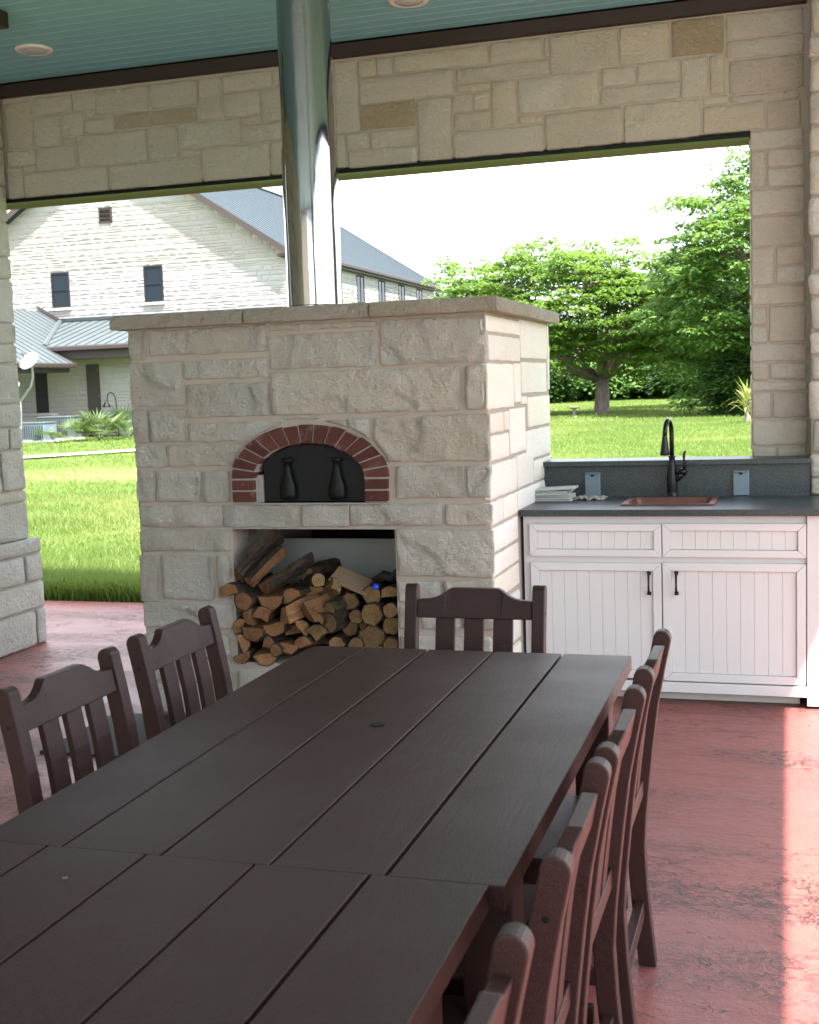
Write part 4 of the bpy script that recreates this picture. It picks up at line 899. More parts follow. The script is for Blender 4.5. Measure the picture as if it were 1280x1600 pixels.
for (x, y, r_, m_, lb) in ((-.888, 2.56, .017, POLY, 'dark round umbrella hole plug in the far table top'),):
    b = MB(); b.lathe([(r_, 0), (r_, .0012), (r_ * .8, .0016)], 24); o = b.build('hole_plug', BLACK, None, (x, y, -.7598)); o.scale = (1, 1.0, 1); tag(o, lb, 'plug')
b = MB(); b.box(-.004, -.0015, 0, .004, .0015, .0015); o = b.build('wood_chip', CARD, None, (-1.096, 1.62, -.7568), (0, 0, .4)); tag(o, 'tiny tan chip lying on the near table top at the left', 'chip')

# ------------------------------------------------------------------ chairs (sit facing -x; the back is at +x)
prof = [(0, .007), (.10, -.003), (.214, -.013), (.319, -.018), (.40, -.013), (.478, -.005), (.58, .006), (.686, .020), (.78, .038), (.850, .053)]
def post_poly():
    o_ = [(x, z) for z, x in prof]; w = .044
    zc, xc = .855, prof[-1][1] - .0215
    arcp = [(xc + .0215 * math.cos(R(a)), zc + .0215 * math.sin(R(a))) for a in range(0, 181, 18)]
    inner = [(x - w, z) for z, x in prof[::-1]]
    return o_ + arcp + inner
def xback(z):
    for (z0, x0), (z1, x1) in zip(prof, prof[1:]):
        if z <= z1: return x0 + (x1 - x0) * (z - z0) / (z1 - z0)
    return prof[-1][1]
def make_chair():
    t = empty('dining_chair'); pp = post_poly()
    for sy in (-1, 1):
        a = sy * .205; MB().prism(pp, a - .0195, a + .0195, 'y').build('back_post', POLY, t, bevel=.003)
        b = MB(); b.lathe([(.005, 0), (.005, .001), (.002, .0014)], 8, M=Matrix.Translation((xback(.79) - .022, a + sy * .0196, .79)) @ Matrix.Rotation(R(-90 * sy), 4, 'X')); b.build('bolt_plug', BLACK, t)
        MB().box(-.445, a - .0205, 0, -.395, a + .0205, .405).build('front_leg', POLY, t, bevel=.003)
        MB().box(-.394, sy * .207 - .012, .33, -.060, sy * .207 + .012, .405).build('side_apron', POLY, t, bevel=.002)
        MB().box(-.394, sy * .207 - .010, .14, -.066, sy * .207 + .010, .18).build('side_stretcher', POLY, t, bevel=.002)
    # arched top rail, leaning with the posts
    w = .1842; top = [(-w, .832), (-.125, .834)] + [(-.125 + .045 * s, .834 + .030 * (s * s * (3 - 2 * s))) for s in (.2, .4, .6, .8, 1)] + [(.08 - .0 - .045 * s + .045 * s, .864) for s in ()]
    top = [(-w, .828), (-.150, .830), (-.130, .834), (-.112, .842), (-.097, .852), (-.085, .860), (-.074, .864), (.074, .864), (.085, .860), (.097, .852), (.112, .842), (.130, .834), (.150, .830), (w, .828)]
    poly = top[::-1] + [(-w, .772), (w, .772)]
    b = MB(); n = len(poly); V_ = []
    for dx_ in (-.038, -.012):
        for (y_, z) in poly: V_.append((xback(min(z, .85)) + (.018 if z > .85 else 0) * (z - .85) / .03 + dx_, y_, z))
    V_ = []; nt = len(top)
    for dx_ in (-.038, -.012):
        for (y_, z) in top: V_.append((xback(min(z, .85)) + (.018 if z > .85 else 0) * (z - .85) / .03 + dx_, y_, z))
        for (y_, z) in top: V_.append((xback(.772) + dx_, y_, .772))
    F_ = []
    for k in range(nt - 1):
        F_ += [(k, nt + k, nt + k + 1, k + 1), (2 * nt + k, 2 * nt + k + 1, 3 * nt + k + 1, 3 * nt + k), (k, k + 1, 2 * nt + k + 1, 2 * nt + k), (nt + k, 3 * nt + k, 3 * nt + k + 1, nt + k + 1)]
    F_ += [(0, 2 * nt, 3 * nt, nt), (nt - 1, 2 * nt - 1, 4 * nt - 1, 3 * nt - 1)]
    b.add(V_, F_); b.build('top_rail', POLY, t, bevel=.003)
    for yc in (-.093, 0, .093):
        b = MB(); zs = [.495, .56, .62, .686, .7725]; V_ = []
        for z in zs:
            for (dx_, yy) in ((-.034, yc - .031), (-.018, yc - .031), (-.018, yc + .031), (-.034, yc + .031)): V_.append((xback(z) + dx_, yy, z))
        F_ = [(k * 4 + i, k * 4 + (i + 1) % 4, k * 4 + 4 + (i + 1) % 4, k * 4 + 4 + i) for k in range(len(zs) - 1) for i in range(4)] + [(3, 2, 1, 0), tuple(range(len(V_) - 4, len(V_)))]
        b.add(V_, F_); b.build('back_slat', POLY, t, bevel=.002)
    MB().box(xback(.47) - .040, -.1842, .455, xback(.47) - .012, .1842, .496).build('lower_rail', POLY, t, bevel=.003)
    MB().box(xback(.16) - .036, -.1842, .13, xback(.16) - .012, .1842, .175).build('rear_stretcher', POLY, t, bevel=.002)
    for k in range(4):
        x0 = -.455 + k * .0975; x1 = x0 + .0915 if k < 3 else -.072
        o = MB().box(x0, -.222 if k < 3 else -.180, .4055, x1, .222 if k < 3 else .180, .430).build('seat_slat', POLY, t, bevel=.003)
    MB().box(-.392, -.1842, .34, -.37, .1842, .405).build('front_apron', POLY, t, bevel=.002)
    return t
CHAIRS = [(-.329, 2.845, 0, 'brown slatted chair on the right side of the far table, nearest the cabinet'),
          (-.329, 2.262, 0, 'brown slatted chair second from the cabinet on the right side of the tables'),
          (-.329, 1.762, 0.015, 'brown slatted chair on the right at the joint between the two tables'),
          (-.334, 1.115, 0, 'nearest brown slatted chair on the right, cut by the bottom of the photo'),
          (-1.605, 3.015, math.pi, 'brown slatted chair on the left side of the table nearest the fireplace'),
          (-1.598, 2.445, math.pi - .02, 'brown slatted chair at the left edge of the photo beside the table'),
          (-.936, 3.650, math.pi / 2, 'brown slatted chair at the head of the table facing the camera')]
proto = make_chair()
for i, (x, y, a, lb) in enumerate(CHAIRS):
    o = proto if i == 0 else copy_tree(proto)
    o.location = (x, y, GZ); o.rotation_euler = (0, 0, a); tag(o, lb, 'chair', 'brown slatted chairs round the tables')
# ------------------------------------------------------------------ the stone house across the lawn
hs = thing('stone_house', 'large white limestone house with steep blue grey metal roof across the lawn', 'house', (-25.7, 48, GZ)); hl = -Vector(hs.location)
AX, AZ, EZ, HW, GY, BY = -26.35, 10.57, 5.47, 7.9, 45.0, 66.4
def gable_z(x): return AZ - (AZ - EZ) * abs(x - AX) / HW
WX1 = -18.64; WX0 = 2 * AX - WX1
b = MB(); b.prism([(WX0, GZ), (WX1, GZ), (WX1, gable_z(WX1) - .12), (AX, AZ - .14), (WX0, gable_z(WX0) - .12)], GY + .04, BY - .5, 'y'); b.build('wall_core', MORTAR, hs, hl)
wins = [(-29.26, -28.42, 3.78, 5.22), (-24.93, -24.09, 3.79, 5.24)]; vent = (-26.82, -26.24, 7.08, 7.69)
sidew = [(53.1, 54.15), (56.2, 57.25), (59.4, 60.45), (62.55, 63.6)]
def field(parent, u0, u1, v0, v1, hs_, ls_, O, U, N, ok, name='stone_facing', mat=STONE_F, amp=.032, loc=None):
    V_, F_ = [], []
    v = v0
    while v < v1:
        h = random.uniform(*hs_); u = u0 - random.uniform(0, ls_[0])
        while u < u1:
            l = random.uniform(*ls_); a, c = max(u, u0), min(u + l, u1); u += l
            pieces = [(a, c, v, v + h)] if random.random() > .2 else [(a, c, v, v + h * .5), (a, c, v + h * .5, v + h)]
            for (p, q, r_, s) in pieces:
                s = min(s, v1); s0 = s
                if q - p < .05 or s - r_ < .03 or not ok(p, q, r_, s): continue
                g = .012; p, q, r_, s = p + g, q - g, r_ + g, s - g; d = [random.uniform(.012, amp) for _ in range(4)]; base = len(V_); bv = .018
                for (x, z, dd) in ((p, r_, 0), (q, r_, 0), (q, s, 0), (p, s, 0)): V_.append(O + U * x + Z * z)
                for (x, z), dd in zip(((p + bv, r_ + bv), (q - bv, r_ + bv), (q - bv, s - bv), (p + bv, s - bv)), d): V_.append(O + U * x + Z * z + N * dd)
                cxm = p + (q - p) * random.uniform(.3, .7); V_.append(O + U * cxm + Z * ((r_ + s) / 2) + N * (max(d) + random.uniform(0, .02)))
                fs = [(0, 1, 5, 4), (1, 2, 6, 5), (2, 3, 7, 6), (3, 0, 4, 7), (4, 5, 8), (5, 6, 8), (6, 7, 8), (7, 4, 8)]
                if U.cross(Z).dot(N) < 0: fs = [f[::-1] for f in fs]
                F_ += [tuple(base + i for i in f) for f in fs]
        v += h
    me = bpy.data.meshes.new(name); me.from_pydata([tuple(p) for p in V_], [], F_); me.materials.append(mat); me.update()
    o = link(name, me, parent, loc if loc is not None else -Vector(parent.location)); o['kind'] = 'stuff'; return o
def ok_g(p, q, r_, s):
    if s > min(gable_z(p), gable_z(q)) - .1: return False
    for (a, c, e, f) in wins + [vent]:
        if p < c and q > a and r_ < f and s > e: return False
    return True
# courses stop at window edges: lay the wall in bands between the openings
def split_field(rects_open, u0, u1, v0, v1, O, U, N, okf, name, **kw):
    xs = sorted({u0, u1, *[r_[0] for r_ in rects_open], *[r_[1] for r_ in rects_open]}); xs = [x for x in xs if u0 <= x <= u1]
    zs = sorted({v0, v1, *[r_[2] for r_ in rects_open], *[r_[3] for r_ in rects_open]}); zs = [z for z in zs if v0 <= z <= v1]
    for a, c in zip(zs, zs[1:]):
        cuts = sorted([(r_[0], r_[1]) for r_ in rects_open if r_[2] < (a + c) / 2 < r_[3]]); u = u0
        for (p, q) in cuts + [(u1, u1)]:
            if p > u + .02: field(hs, u, p, a, c, (.15, .26), (.28, .85), O, U, N, okf, name, **kw)
            u = q
def ok_slope(p, q, r_, s): return s < min(gable_z(p), gable_z(q)) - .06
split_field(wins + [vent], WX0, WX1, 1.2, 10.5, Vector((0, GY + .04, 0)), X, -Y, ok_slope, 'stone_facing')
so_ = [(a, c, 3.85, 5.14) for a, c in sidew]
split_field(so_, GY + .04, BY - .5, 0.5, 5.2, Vector((WX1, 0, 0)), Y, X, lambda *a: True, 'stone_facing', amp=.03)
for i, (a, c, e, f) in enumerate(wins):
    w = MB(); y0 = GY - .012
    for (p, q, r_, s) in ((a, c, f - .07, f), (a, c, e, e + .07), (a, a + .07, e + .07, f - .07), (c - .07, c, e + .07, f - .07), (a + .07, c - .07, (e + f) / 2 - .03, (e + f) / 2 + .03)): w.box(p, y0, r_, q, GY + .045, s)
    w = w.build('window', WFRAME, hs, hl)
    for (r_, s) in ((e + .07, (e + f) / 2 - .03), ((e + f) / 2 + .03, f - .07)): MB().box(a + .07, GY + .02, r_, c - .07, GY + .035, s).build('pane', GLASS, w)
    MB().box(a - .05, GY - .07, e - .12, c + .05, GY + .04, e - .02).build('window_sill', STONE_CAP, hs, hl)
for (a, c) in sidew:
    w = MB(); e, f = 3.85, 5.14; x1 = WX1 + .02
    for (p, q, r_, s) in ((a, c, f - .07, f), (a, c, e, e + .07), (a, a + .07, e + .07, f - .07), (c - .07, c, e + .07, f - .07), ((a + c) / 2 - .03, (a + c) / 2 + .03, e + .07, f - .07)): w.box(WX1 - .01, p, r_, x1, q, s)
    w = w.build('window', WFRAME, hs, hl)
    for (p, q) in ((a + .07, (a + c) / 2 - .03), ((a + c) / 2 + .03, c - .07)): MB().box(WX1 - .008, p, e + .07, WX1 + .004, q, f - .07).build('pane', GLASS, w)
v_ = MB(); a, c, e, f = vent
for (p, q, r_, s) in ((a, c, f - .05, f), (a, c, e, e + .05), (a, a + .05, e, f), (c - .05, c, e, f)): v_.box(p, GY - .03, r_, q, GY + .045, s)
v_ = v_.build('gable_vent', BROWN, hs, hl); MB().box(a, GY + .03, e, c, GY + .044, f).build('vent_back', DARK, v_)
for k in range(3):
    M_ = Matrix.Translation(((a + c) / 2, GY, e + .13 + k * .17)) @ Matrix.Rotation(R(35), 4, 'X'); MB().box(-(c - a) / 2 + .05, -.01, -.07, (c - a) / 2 - .05, .01, .07, M=M_).build('louvre', BROWN, v_)
# main roof: two slabs, seams, rakes, ridge
sl = math.hypot(HW, AZ - EZ); nR = Vector((AZ - EZ, 0, HW)).normalized()
for sg in (1, -1):
    p = [(AX, AZ), (AX + sg * HW, EZ), (AX + sg * HW, EZ - .10), (AX, AZ - .10)]; b = MB(); b.prism(p if sg > 0 else p[::-1], GY - .40, BY, 'y'); b.build('roof', ROOF, hs, hl)
    b = MB(); y = GY - .38
    while y < BY - .05:
        q = [(AX, AZ + .001), (AX + sg * HW, EZ + .001), (AX + sg * HW, EZ + .024), (AX, AZ + .024)]; b.prism(q if sg < 0 else q[::-1], y, y + .03, 'y'); y += .60
    b.build('standing_seam', SEAM, hs, hl, stuff=True)
    for (y0, y1) in ((GY - .455, GY - .405), (BY + .002, BY + .05)):
        q = [(AX, AZ + .06), (AX + sg * (HW + .02), EZ + .045), (AX + sg * (HW + .02), EZ - .24), (AX, AZ - .22)]; b = MB(); b.prism(q if sg > 0 else q[::-1], y0, y1, 'y'); b.build('rake_board', BROWN, hs, hl)
    x0, x1 = sorted((AX + sg * (HW + .005), AX + sg * (HW + .11))); MB().box(x0, GY - .40, EZ - .16, x1, BY, EZ - .01, .02).build('gutter', BROWN, hs, hl)
    x0, x1 = sorted((AX + sg * (HW - .44), AX + sg * (HW - .002))); MB().box(x0, GY - .40, EZ - .26, x1, BY, EZ - .17).build('eave_soffit', BROWN, hs, hl)
MB().box(AX - .12, GY - .4, AZ - .02, AX + .12, BY, AZ + .07, .02).build('ridge_cap', ROOF, hs, hl)
# wing and porch roofs
wk = .575; RX, RZ = -29.9, 3.68
def plane_z(x): return RZ - wk * (x - RX)
b = MB(); P5 = [(RX, 33, RZ), (RX, GY, RZ), (-28.95, GY, plane_z(-28.95)), (-27.0, 40.8, plane_z(-27.0)), (-25.8, 40.8, plane_z(-25.8)), (-25.8, 33, plane_z(-25.8))]
b.add(P5 + [(x, y, z - .09) for x, y, z in P5], [(0, 5, 4, 3, 2, 1), (6, 7, 8, 9, 10, 11)] + [(i, (i + 1) % 6, (i + 1) % 6 + 6, i + 6) for i in range(6)]); b.build('wing_roof', ROOF_L, hs, hl)
b = MB(); P4 = [(RX, 33, RZ), (RX - 4.1, 33, RZ - wk * 4.1), (RX - 4.1, GY, RZ - wk * 4.1), (RX, GY, RZ)]
b.add(P4 + [(x, y, z - .09) for x, y, z in P4], [(0, 3, 2, 1), (4, 5, 6, 7)] + [(i, (i + 1) % 4, (i + 1) % 4 + 4, i + 4) for i in range(4)]); b.build('wing_roof', ROOF_L, hs, hl)
y = 33.2
while y < 44.9:                      # seams run down the wing roof, cut at the valley
    xe = -25.8 if y <= 40.78 else -27.0 - (y - 40.8) * (1.95 / 4.2)
    M0 = MB(); M0.prism([(RX, RZ + .002), (xe, plane_z(xe) + .002), (xe, plane_z(xe) + .022), (RX, RZ + .022)][::-1], y, y + .03, 'y'); M0.build('standing_seam', SEAM, hs, hl); y += .46
PZ1, PZ0 = 3.16, 1.985; pk = (PZ1 - PZ0) / 4.2
b = MB(); Q4 = [(-28.95, GY, PZ1), (-27.0, 40.8, PZ0), (-18.6, 40.8, PZ0), (-18.6, GY, PZ1)]
b.add(Q4 + [(x, y, z - .09) for x, y, z in Q4], [(0, 1, 2, 3), (7, 6, 5, 4)] + [(i, i + 4, (i + 1) % 4 + 4, (i + 1) % 4) for i in range(4)]); b.build('porch_roof', ROOF_L, hs, hl)
x = -28.7
while x < -18.7:
    ys = 40.8 if x >= -27.0 else 40.8 + (-27.0 - x) * (4.2 / 1.95)
    M0 = MB(); zf = lambda y_: PZ0 + (y_ - 40.8) * pk; M0.prism([(ys, zf(ys) + .002), (GY, PZ1 + .002), (GY, PZ1 + .024), (ys, zf(ys) + .024)], x, x + .03, 'x'); M0.build('standing_seam', SEAM, hs, hl); x += .43
b = MB(); b.tube([(-28.95, GY - .01, PZ1 + .03), (-27.0, 40.79, PZ0 + .03)], .10, 6); b.build('valley_flashing', ROOF_L, hs, hl)
b = MB(); b.box(-28.95, GY - .06, PZ1 + .02, -18.9, GY - .002, PZ1 + .16); b.build('wall_flashing', SEAM, hs, hl)
b = MB(); b.prism([(RX, RZ + .02), (-28.95, PZ1 + .02), (-28.95, PZ1 + .16), (RX - .1, RZ + .24)][::-1], GY - .08, GY - .002, 'y'); b.build('wall_flashing', BROWN, hs, hl)
MB().box(-27.0, 40.70, PZ0 - .19, -18.6, 40.79, PZ0 - .03, .02).build('gutter', BROWN, hs, hl)
MB().box(-27.3, 40.95, PZ0 - .50, -18.6, 41.15, PZ0 - .10).build('porch_beam', BROWN, hs, hl)
MB().box(-25.79, 33, plane_z(-25.8) - .17, -25.69, 40.8, plane_z(-25.8) - .02, .02).build('gutter', BROWN, hs, hl)
MB().box(-26.9, 33.1, plane_z(-25.8) - .34, -25.95, 40.78, plane_z(-25.8) - .18).build('eave_soffit', BROWN, hs, hl)
b = MB(); b.prism([(-27.0, plane_z(-27.0) + .04), (-25.66, plane_z(-25.66) + .05), (-25.66, plane_z(-25.66) - .12), (-27.0, plane_z(-27.0) - .36)], 40.805, 40.86, 'y'); b.build('rake_board', BROWN, hs, hl)
# porch walls
MB().box(-33.5, 42.3, GZ, -18.95, 44.9, 2.2).build('wall_core', MORTAR, hs, hl)
Ow = Vector((0, 42.3, 0)); opn = [(-26.15, -25.6, GZ, 1.30), (-28.5, -27.96, GZ, 1.15)]
split_field(opn, -32.5, -19.0, GZ, 1.9, Ow, X, -Y, lambda *a: True, 'stone_facing', amp=.03)
d = MB(); d.box(-26.14, 42.22, GZ, -25.61, 42.30, 1.29); d = d.build('door', BROWN, hs, hl)
for (z0, z1) in ((-1.3, -.5), (-.35, .35), (.5, 1.15)): MB().box(-26.06, 42.205, z0, -25.69, 42.219, z1, .004).build('door_panel', BROWN, d)
for z in (-1.1, 0, 1.0): MB().box(-25.635, 42.19, z, -25.605, 42.218, z + .12).build('hinge', GALV, d)
MB().box(-28.5, 42.26, GZ, -27.96, 42.30, 1.15).build('doorway', DARK, hs, hl)
b = MB(); b.box(-32, 40.2, GZ, -26.5, 40.5, -.62); b.build('low_wall', MORTAR, hs, hl); field(hs, -32, -26.5, GZ, -.62, (.15, .22), (.3, .7), Vector((0, 40.2, 0)), X, -Y, lambda *a: True, amp=.03)
MB().box(-32, 40.12, -.62, -26.4, 40.56, -.52, .01).build('wall_cap', STONE_F, hs, hl)
for x in (-31.0, -28.0, -27.2): MB().box(x, 40.95, GZ, x + .22, 41.15, 1.2).build('porch_post', BROWN, hs, hl) if x < -28.9 else None
r_ = MB(); r_.tube([(-29.9, 41, .05), (-28.9, 41, .05)], .02, 6); [r_.tube([(x, 41, GZ), (x, 41, .05)], .015, 6) for x in (-29.9, -29.55, -29.2, -28.9)]; tag(r_.build('railing', BLACK), 'thin black metal railing in the shade of the house porch', 'railing')

# condensers and green box
def condenser(x0, x1, y0, y1, h, lb, m_):
    t = thing('air_conditioner', lb, 'air conditioner', ((x0 + x1) / 2, (y0 + y1) / 2, GZ)); w, d_ = (x1 - x0) / 2, (y1 - y0) / 2
    MB().box(-w, -d_, .05, w, d_, h - .06, .01).build('cabinet', m_, t); MB().box(-w - .02, -d_ - .02, h - .06, w + .02, d_ + .02, h, .015).build('lid', GALV, t); MB().box(-w - .06, -d_ - .06, -.02, w + .06, d_ + .06, .05).build('pad', CONC, t)
    n = int(2 * w / .09)
    for k in range(n): MB().box(-w + .03 + k * .09, -d_ - .012, .12, -w + .07 + k * .09, -d_ + .001, h - .12).build('fin', SEAM, t)
condenser(-26.45, -25.14, 39.2, 40.05, .86, 'dark grey air conditioning unit behind the palmettos', GALV)
condenser(-26.25, -25.05, 37.5, 38.3, .70, 'pale grey air conditioning unit left of the palmettos', GREYMETAL)
b = MB(); b.box(-26.3, 36.6, GZ, -25.72, 37.1, -.86, .02); tag(b.build('utility_box', GREENBOX), 'green metal utility box at the left beside the air conditioners', 'utility box')

# path lamp
lt = thing('garden_lamp', 'black shepherd hook lamp standing by the house wall', 'lamp', (-24.25, 41.2, GZ))
b = MB(); pts = [(0, 0, 0), (-.01, 0, .6), (-.03, 0, 1.15), (-.06, 0, 1.45), (-.14, 0, 1.62), (-.27, 0, 1.68), (-.38, 0, 1.60), (-.41, 0, 1.44), (-.42, 0, 1.34)]; b.tube(pts, .022, 6); b.build('pole', BLACK, lt)
b = MB(); b.lathe([(.16, 1.12), (.15, 1.16), (.08, 1.28), (.03, 1.36)], 14, (-.46, 0, 0)); b.build('lamp_shade', BLACK, lt)

# satellite dishes
def dish(x, y, z, s, lb):
    t = thing('satellite_dish', lb, 'satellite dish', (x, y, GZ)); h = z - GZ
    M_ = Matrix.Translation((0, 0, h)) @ Matrix.Rotation(R(-10), 4, 'Z') @ Matrix.Rotation(R(52), 4, 'X') @ Matrix.Scale(1.0, 4)
    pr = [(.001, 0)] + [(.33 * s * k / 8, .06 * s * (k / 8) ** 2) for k in range(1, 9)] + [(.33 * s, .06 * s + .012), (.001, .012)]
    b = MB(); b.lathe(pr, 28, M=M_); b.build('reflector', PLATE, t, smooth=False)
    b = MB(); e = M_ @ Vector((0, -.33 * s, .10)); q = M_ @ Vector((.05, .0, .42 * s)); e2 = M_ @ Vector((0, -.25 * s, .05)); b.tube([e2, q], .014, 6); b.box(q.x - .05, q.y - .05, q.z - .04, q.x + .05, q.y + .05, q.z + .04, .01); b.build('feed_arm', GALV, t)
    b = MB(); b.tube([(0, .06, h - .05), (0, .1, h - .45), (-.10, .1, h - .78), (-.52, .1, h - 1.25), (-.62, .1, 0)], .035, 8); b.build('mast', PLATE, t)
dish(-23.05, 34.0, 1.20, 1.05, 'white satellite dish on a bent mast left of the house door'); dish(-24.25, 34.8, .42, .7, 'lower white satellite dish half hidden by the left pillar')

# palmettos and yucca
def frond_mesh(name, n, L, w, mat, fan=True, seed=0):
    rnd = random.Random(seed); b = MB()
    if fan:
        b.tube([(0, 0, 0), (0, .25 * L, .3 * L), (0, .42 * L, .42 * L)], [.008, .007, .005], 4)
        c = Vector((0, .42 * L, .42 * L))
        for k in range(n):
            a = R(-85 + 170 * k / (n - 1)); d_ = Vector((math.sin(a), math.cos(a) * .8, math.cos(a) * .55 + .05)).normalized(); s = Vector((math.cos(a), -math.sin(a) * .8, 0)).normalized(); l = L * .6 * rnd.uniform(.85, 1.1)
            b.add([c, c + d_ * l * .45 + s * w, c + d_ * l + Vector((0, 0, -.08 * l)), c + d_ * l * .45 - s * w], [(0, 1, 2, 3)])
    else:
        b.add([(-w, 0, 0), (w, 0, 0), (w * .8, L * .6, L * .05), (-w * .8, L * .6, L * .05), (0, L, -.06 * L)], [(0, 1, 2, 3), (3, 2, 4)])
    return b.mesh(name, mat)
FM = frond_mesh('frond', 13, 1.15, .03, LEAFP)
for (x, y, s, n, lb) in ((-25.0, 37.6, .55, 9, 'small dry palmetto at the left end of the bed'), (-23.9, 37.6, .8, 12, 'pale blue green palmetto second in the bed'), (-23.4, 38.4, 1.05, 16, 'large palmetto in front of the dark grey condenser'), (-23.6, 40.6, 1.05, 15, 'tall palmetto in front of the brown door'), (-22.3, 38.6, .75, 11, 'palmetto leaning right below the garden lamp')):
    t = thing('palmetto', lb, 'plant', (x, y, GZ - .02), 0, 'palmettos in the bed by the house')
    for k in range(n):
        a = 2 * math.pi * k / n * 1.0 + random.uniform(-.3, .3); o = link('frond', FM, t, (0, 0, 0), (R(random.uniform(-25, 28)), 0, a)); o.scale = (s * random.uniform(.8, 1.1),) * 3
t = thing('yucca', 'yellow edged variegated yucca at the foot of the right column', 'plant', (-1.22, 40.6, GZ - .02)); YM = frond_mesh('frond', 0, .85, .035, LEAFY, False)
for k in range(46):
    o = link('frond', YM, t, (0, 0, .3 + .012 * k), (R(random.uniform(-22, 75)), 0, 2.4 * k)); o.scale = (1, random.uniform(.7, 1.1), 1)
b = MB(); b.tube([(0, 0, 0), (0, 0, .85)], [.07, .05], 8); b.build('trunk', TBARK, t)

# bird bath and feeder
t = thing('bird_bath', 'grey stone bird bath left of the spreading tree', 'bird bath', (-8.58, 51.6, GZ - .02)); 
b = MB(); b.lathe([(.13, 0), (.12, .03), (.07, .06), (.06, .28), (.09, .35)], 14); b.build('pedestal', STONEG, t); b = MB(); b.lathe([(.08, .35), (.20, .38), (.27, .43), (.265, .44), (.18, .40), (.02, .39)], 20); b.build('bowl', STONEG, t)
t = thing('bird_feeder', 'small dark bird feeder hanging left of the tree trunk', 'bird feeder', (-9.75, 56.3, -.28)); b = MB(); b.lathe([(.09, 0), (.09, .02), (.055, .03), (.055, .22), (.10, .24), (.01, .34)], 12); b.build('tube', BLACK, t); b = MB(); b.tube([(0, 0, .33), (.02, 0, 1.5)], .008, 4); b.build('hanging_wire', BLACK, t)

# ------------------------------------------------------------------ trees
def leaf_quads(C, per, rad, flat, ls, lw, droop, rng):
    n = len(C); tot = n * per; k = rng.random((tot, 9)); c = np.repeat(C, per, axis=0)
    a = k[:, 0] * 2 * np.pi; r_ = np.sqrt(k[:, 1]) * rad; off = np.stack([np.cos(a) * r_, np.sin(a) * r_, (k[:, 2] - .5) * flat * 2 - droop * (r_ / rad) ** 2 * rad * .6], 1)
    p = c + off; a2 = a + (k[:, 3] - .5) * 1.8; d = np.stack([np.cos(a2), np.sin(a2), -droop * .7 + (k[:, 4] - .5) * .9], 1); d /= np.linalg.norm(d, axis=1)[:, None]
    up = np.stack([(k[:, 5] - .5) * .9, (k[:, 6] - .5) * .9, np.ones(tot)], 1); s = np.cross(d, up); s /= np.linalg.norm(s, axis=1)[:, None]
    L = ls * (.6 + .8 * k[:, 7])[:, None]; W = lw * (.7 + .6 * k[:, 8])[:, None]
    V = np.stack([p, p + d * L * .45 + s * W, p + d * L, p + d * L * .45 - s * W], 1).reshape(-1, 3)
    return V, np.arange(tot * 4).reshape(-1, 4)
def make_tree(name, lb, base, cr, cc, fork, trunk_r, nlimb, nclus, per, leaf, crad, ls, lw, flat=.12, droop=.35, seed=1, shell=.55, low=-1.0, group=None, kind_cat='tree', squash=None):
    rng = np.random.default_rng(seed); rnd = random.Random(seed); base = Vector(base); t = thing(name, lb, kind_cat, base, 0, group)
    C = []
    while len(C) < nclus:
        p = rng.normal(size=3); p /= np.linalg.norm(p); q = (shell + (1 - shell) * rng.random() ** .6)
        lump = 1 + .28 * mnoise.noise(Vector(p * 2.2) + Vector((seed, 0, 0))) + .16 * mnoise.noise(Vector(p * 5.5) + Vector((0, seed, 0)))
        if p[2] < low: continue
        v = p * q * lump * np.array(cr)
        if squash and v[2] < 0: v[2] *= squash
        C.append(v + np.array(cc))
    C = np.array(C); V, F = leaf_quads(C, per, crad, flat, ls, lw, droop, rng); bl = np.array(base); V = V - bl
    o = link('crown', np_mesh('crown', V, F, leaf, 4), t)
    b = MB(); fk = Vector(fork) - base
    b.tube([(0, 0, -.1), (0.02, 0, .12), fk * .5 + Vector((.03, .02, 0)), fk], [trunk_r * 1.45, trunk_r * 1.1, trunk_r * .95, trunk_r * .92], 12, wob=.25)
    for i in range(nlimb):
        a = 2 * math.pi * (i + rnd.uniform(-.3, .3)) / nlimb; el = rnd.uniform(.25, .9)
        e = Vector((cc[0] + cr[0] * .62 * math.cos(a), cc[1] + cr[1] * .62 * math.sin(a), cc[2] + cr[2] * (.62 * el))) - base; m1 = fk.lerp(e, .4) + Vector((0, 0, -.1 * (e - fk).length + rnd.uniform(-.2, .2)))
        m2 = fk.lerp(e, .72) + Vector((rnd.uniform(-.4, .4), rnd.uniform(-.4, .4), rnd.uniform(-.1, .3)))
        b.tube([fk - Vector((0, 0, .1)), m1, m2, e], [trunk_r * .55, trunk_r * .38, trunk_r * .24, trunk_r * .09], 7, wob=.15)
        for j in range(9):
            s0 = rnd.uniform(.35, 1); p0 = (fk.lerp(m1, s0 / .4) if s0 < .4 else (m1.lerp(m2, (s0 - .4) / .32) if s0 < .72 else m2.lerp(e, (s0 - .72) / .28)))
            cands = C[rng.integers(0, len(C), 12)] - bl; dd = np.linalg.norm(cands - np.array(p0), axis=1); q = Vector(cands[int(np.argmin(dd))]); mid = p0.lerp(q, .5) + Vector((0, 0, rnd.uniform(0, .25)))
            b.tube([p0, mid, q], [trunk_r * .17, trunk_r * .10, trunk_r * .03], 4, cap=False)
    b.build('trunk', TBARK, t, smooth=True); return t
make_tree('spreading_tree', 'bright green spreading tree with forked trunk in the middle of the lawn', (-8.2, 57, GZ), (6.6, 5.2, 3.7), (-9.6, 57, 3.0), (-8.15, 57, .05), .33, 9, 1250, 66, LEAF1, .50, .24, .055, .08, .35, 4, .45, -.80, squash=1.0)
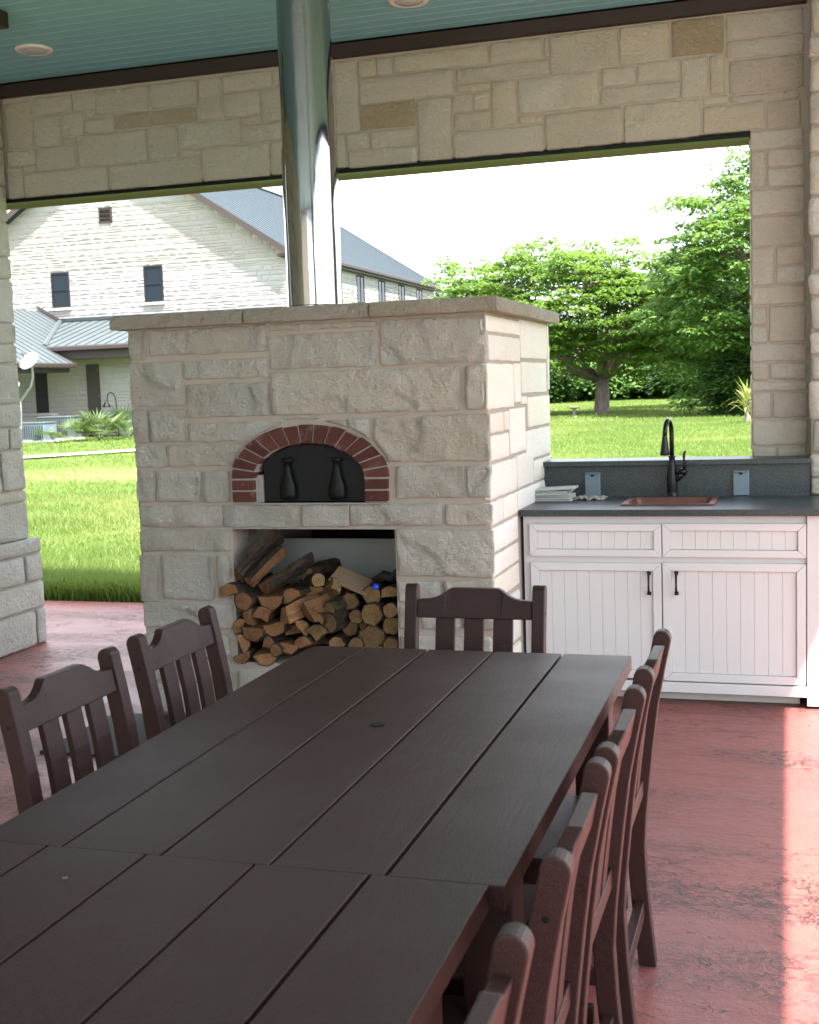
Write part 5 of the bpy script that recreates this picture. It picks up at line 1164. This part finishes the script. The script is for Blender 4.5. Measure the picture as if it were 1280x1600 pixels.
make_tree('shade_tree', 'tall dark green tree behind the right column', (0.9, 51, GZ), (4.9, 4.6, 5.0), (-.35, 51, 3.6), (.85, 51, 1.0), .34, 8, 1400, 62, LEAF2, .55, .25, .058, .12, .4, 9, .5, -.95)
make_tree('shade_tree', 'mid green tree filling the gap between the spreading tree and the column', (-4.0, 66, GZ), (4.0, 4.0, 3.8), (-4.0, 66, 3.2), (-4, 66, .6), .2, 6, 650, 50, LEAF2, .65, .28, .07, .2, .4, 12, .35, -.9)
make_tree('evergreen_shrub', 'dark glossy shrub under the tall tree at the right', (-1.9, 49, GZ), (1.4, 1.5, 1.3), (-1.9, 49, -.35), (-1.9, 49, -1.0), .06, 5, 240, 46, LEAF3, .36, .18, .06, .15, .3, 15, .2, -1)
BG = [(-17.5, 88, 3.4, 3.6, 1.6, LEAF3, 'dark hedge tree just right of the fireplace top'), (-13.6, 93, 3.0, 3.4, 1.4, LEAF2, 'rounded shrub tree left of the far trunk'), (-10.2, 96, 3.0, 3.3, 1.6, LEAF3, 'dark bushy tree directly behind the spreading tree'),
      (-7.0, 92, 2.4, 3.3, 1.3, LEAF3, 'dark oak on the far lawn edge right of the trunk'), (-11.5, 112, 5.0, 5, 3.5, LEAF2, 'tall far tree behind the dark bushy tree'), (-4.6, 104, 3.0, 3.4, 1.8, LEAF3, 'dark far tree in front of the iron fence'),
      (-1.0, 98, 4.6, 4, 2.6, LEAF2, 'wide far tree behind the right column'), (-17.0, 112, 5, 5, 3.6, LEAF3, 'far dark tree above the hedge tree'), (-31.5, 118, 4.5, 4.5, 6.3, LEAF2, 'rounded tree top showing past the far roof corner'), (-26.5, 112, 4.0, 4, 5.0, LEAF1, 'light green tree top right of the far roof corner'),
      (-22.0, 108, 4.5, 4.5, 3.8, LEAF2, 'far tree hidden low behind the fireplace top')]
for i, (x, y, rx, ry, rz, lf, lb) in enumerate(BG):
    zc = GZ + rz * 1.0 if rz < 3 else GZ + rz * 1.12
    make_tree('background_tree', lb, (x, y, GZ), (rx, ry, rz * 1.05), (x, y, zc), (x, y, GZ + .7), .22, 4, 330, 42, lf, .62, .36, .13, .3, .4, 30 + i, .45, -.9, group='trees along the far edge of the lawn')
# far treeline
rng = np.random.default_rng(77); Cc = []
for k in range(5200):
    a = rng.uniform(-math.pi, math.pi); rr_ = rng.uniform(150, 175); h = 4.5 + 3.0 * math.sin(a * 9) * math.sin(a * 4.3 + 1) + 1.5 * math.sin(a * 31); Cc.append((rr_ * math.sin(a) - 8, rr_ * math.cos(a), GZ + rng.random() * max(2.0, h)))
V, F = leaf_quads(np.array(Cc), 14, 2.0, .9, 1.5, .6, .3, rng); o = link('far_treeline', np_mesh('far_treeline', V, F, LEAF3, 4)); o['kind'] = 'stuff'; o['label'] = 'distant dark woodland round the property'
# iron fence
t = thing('iron_fence', 'dark iron picket fence behind the far edge of the lawn', 'fence', (-5, 101, GZ)); 
for z in (.15, 1.35): MB().box(-9, -.02, z, 8, .02, z + .05).build('rail', BLACK, t)
for k in range(9): MB().box(-9 + k * 2.1, -.05, 0, -8.9 + k * 2.1, .05, 1.6).build('post', BLACK, t)
b = MB(); [b.box(-8.9 + k * .14, -.012, .05, -8.875 + k * .14, .012, 1.5) for k in range(118)]; b.build('picket', BLACK, t, stuff=True)
b = MB(); b.add([(-12, 97, GZ - .012), (6, 104, GZ - .012), (8, 112, GZ - .012), (-12, 106, GZ - .012)], [(0, 1, 2, 3)]); struct(b.build('gravel_drive', CONC))
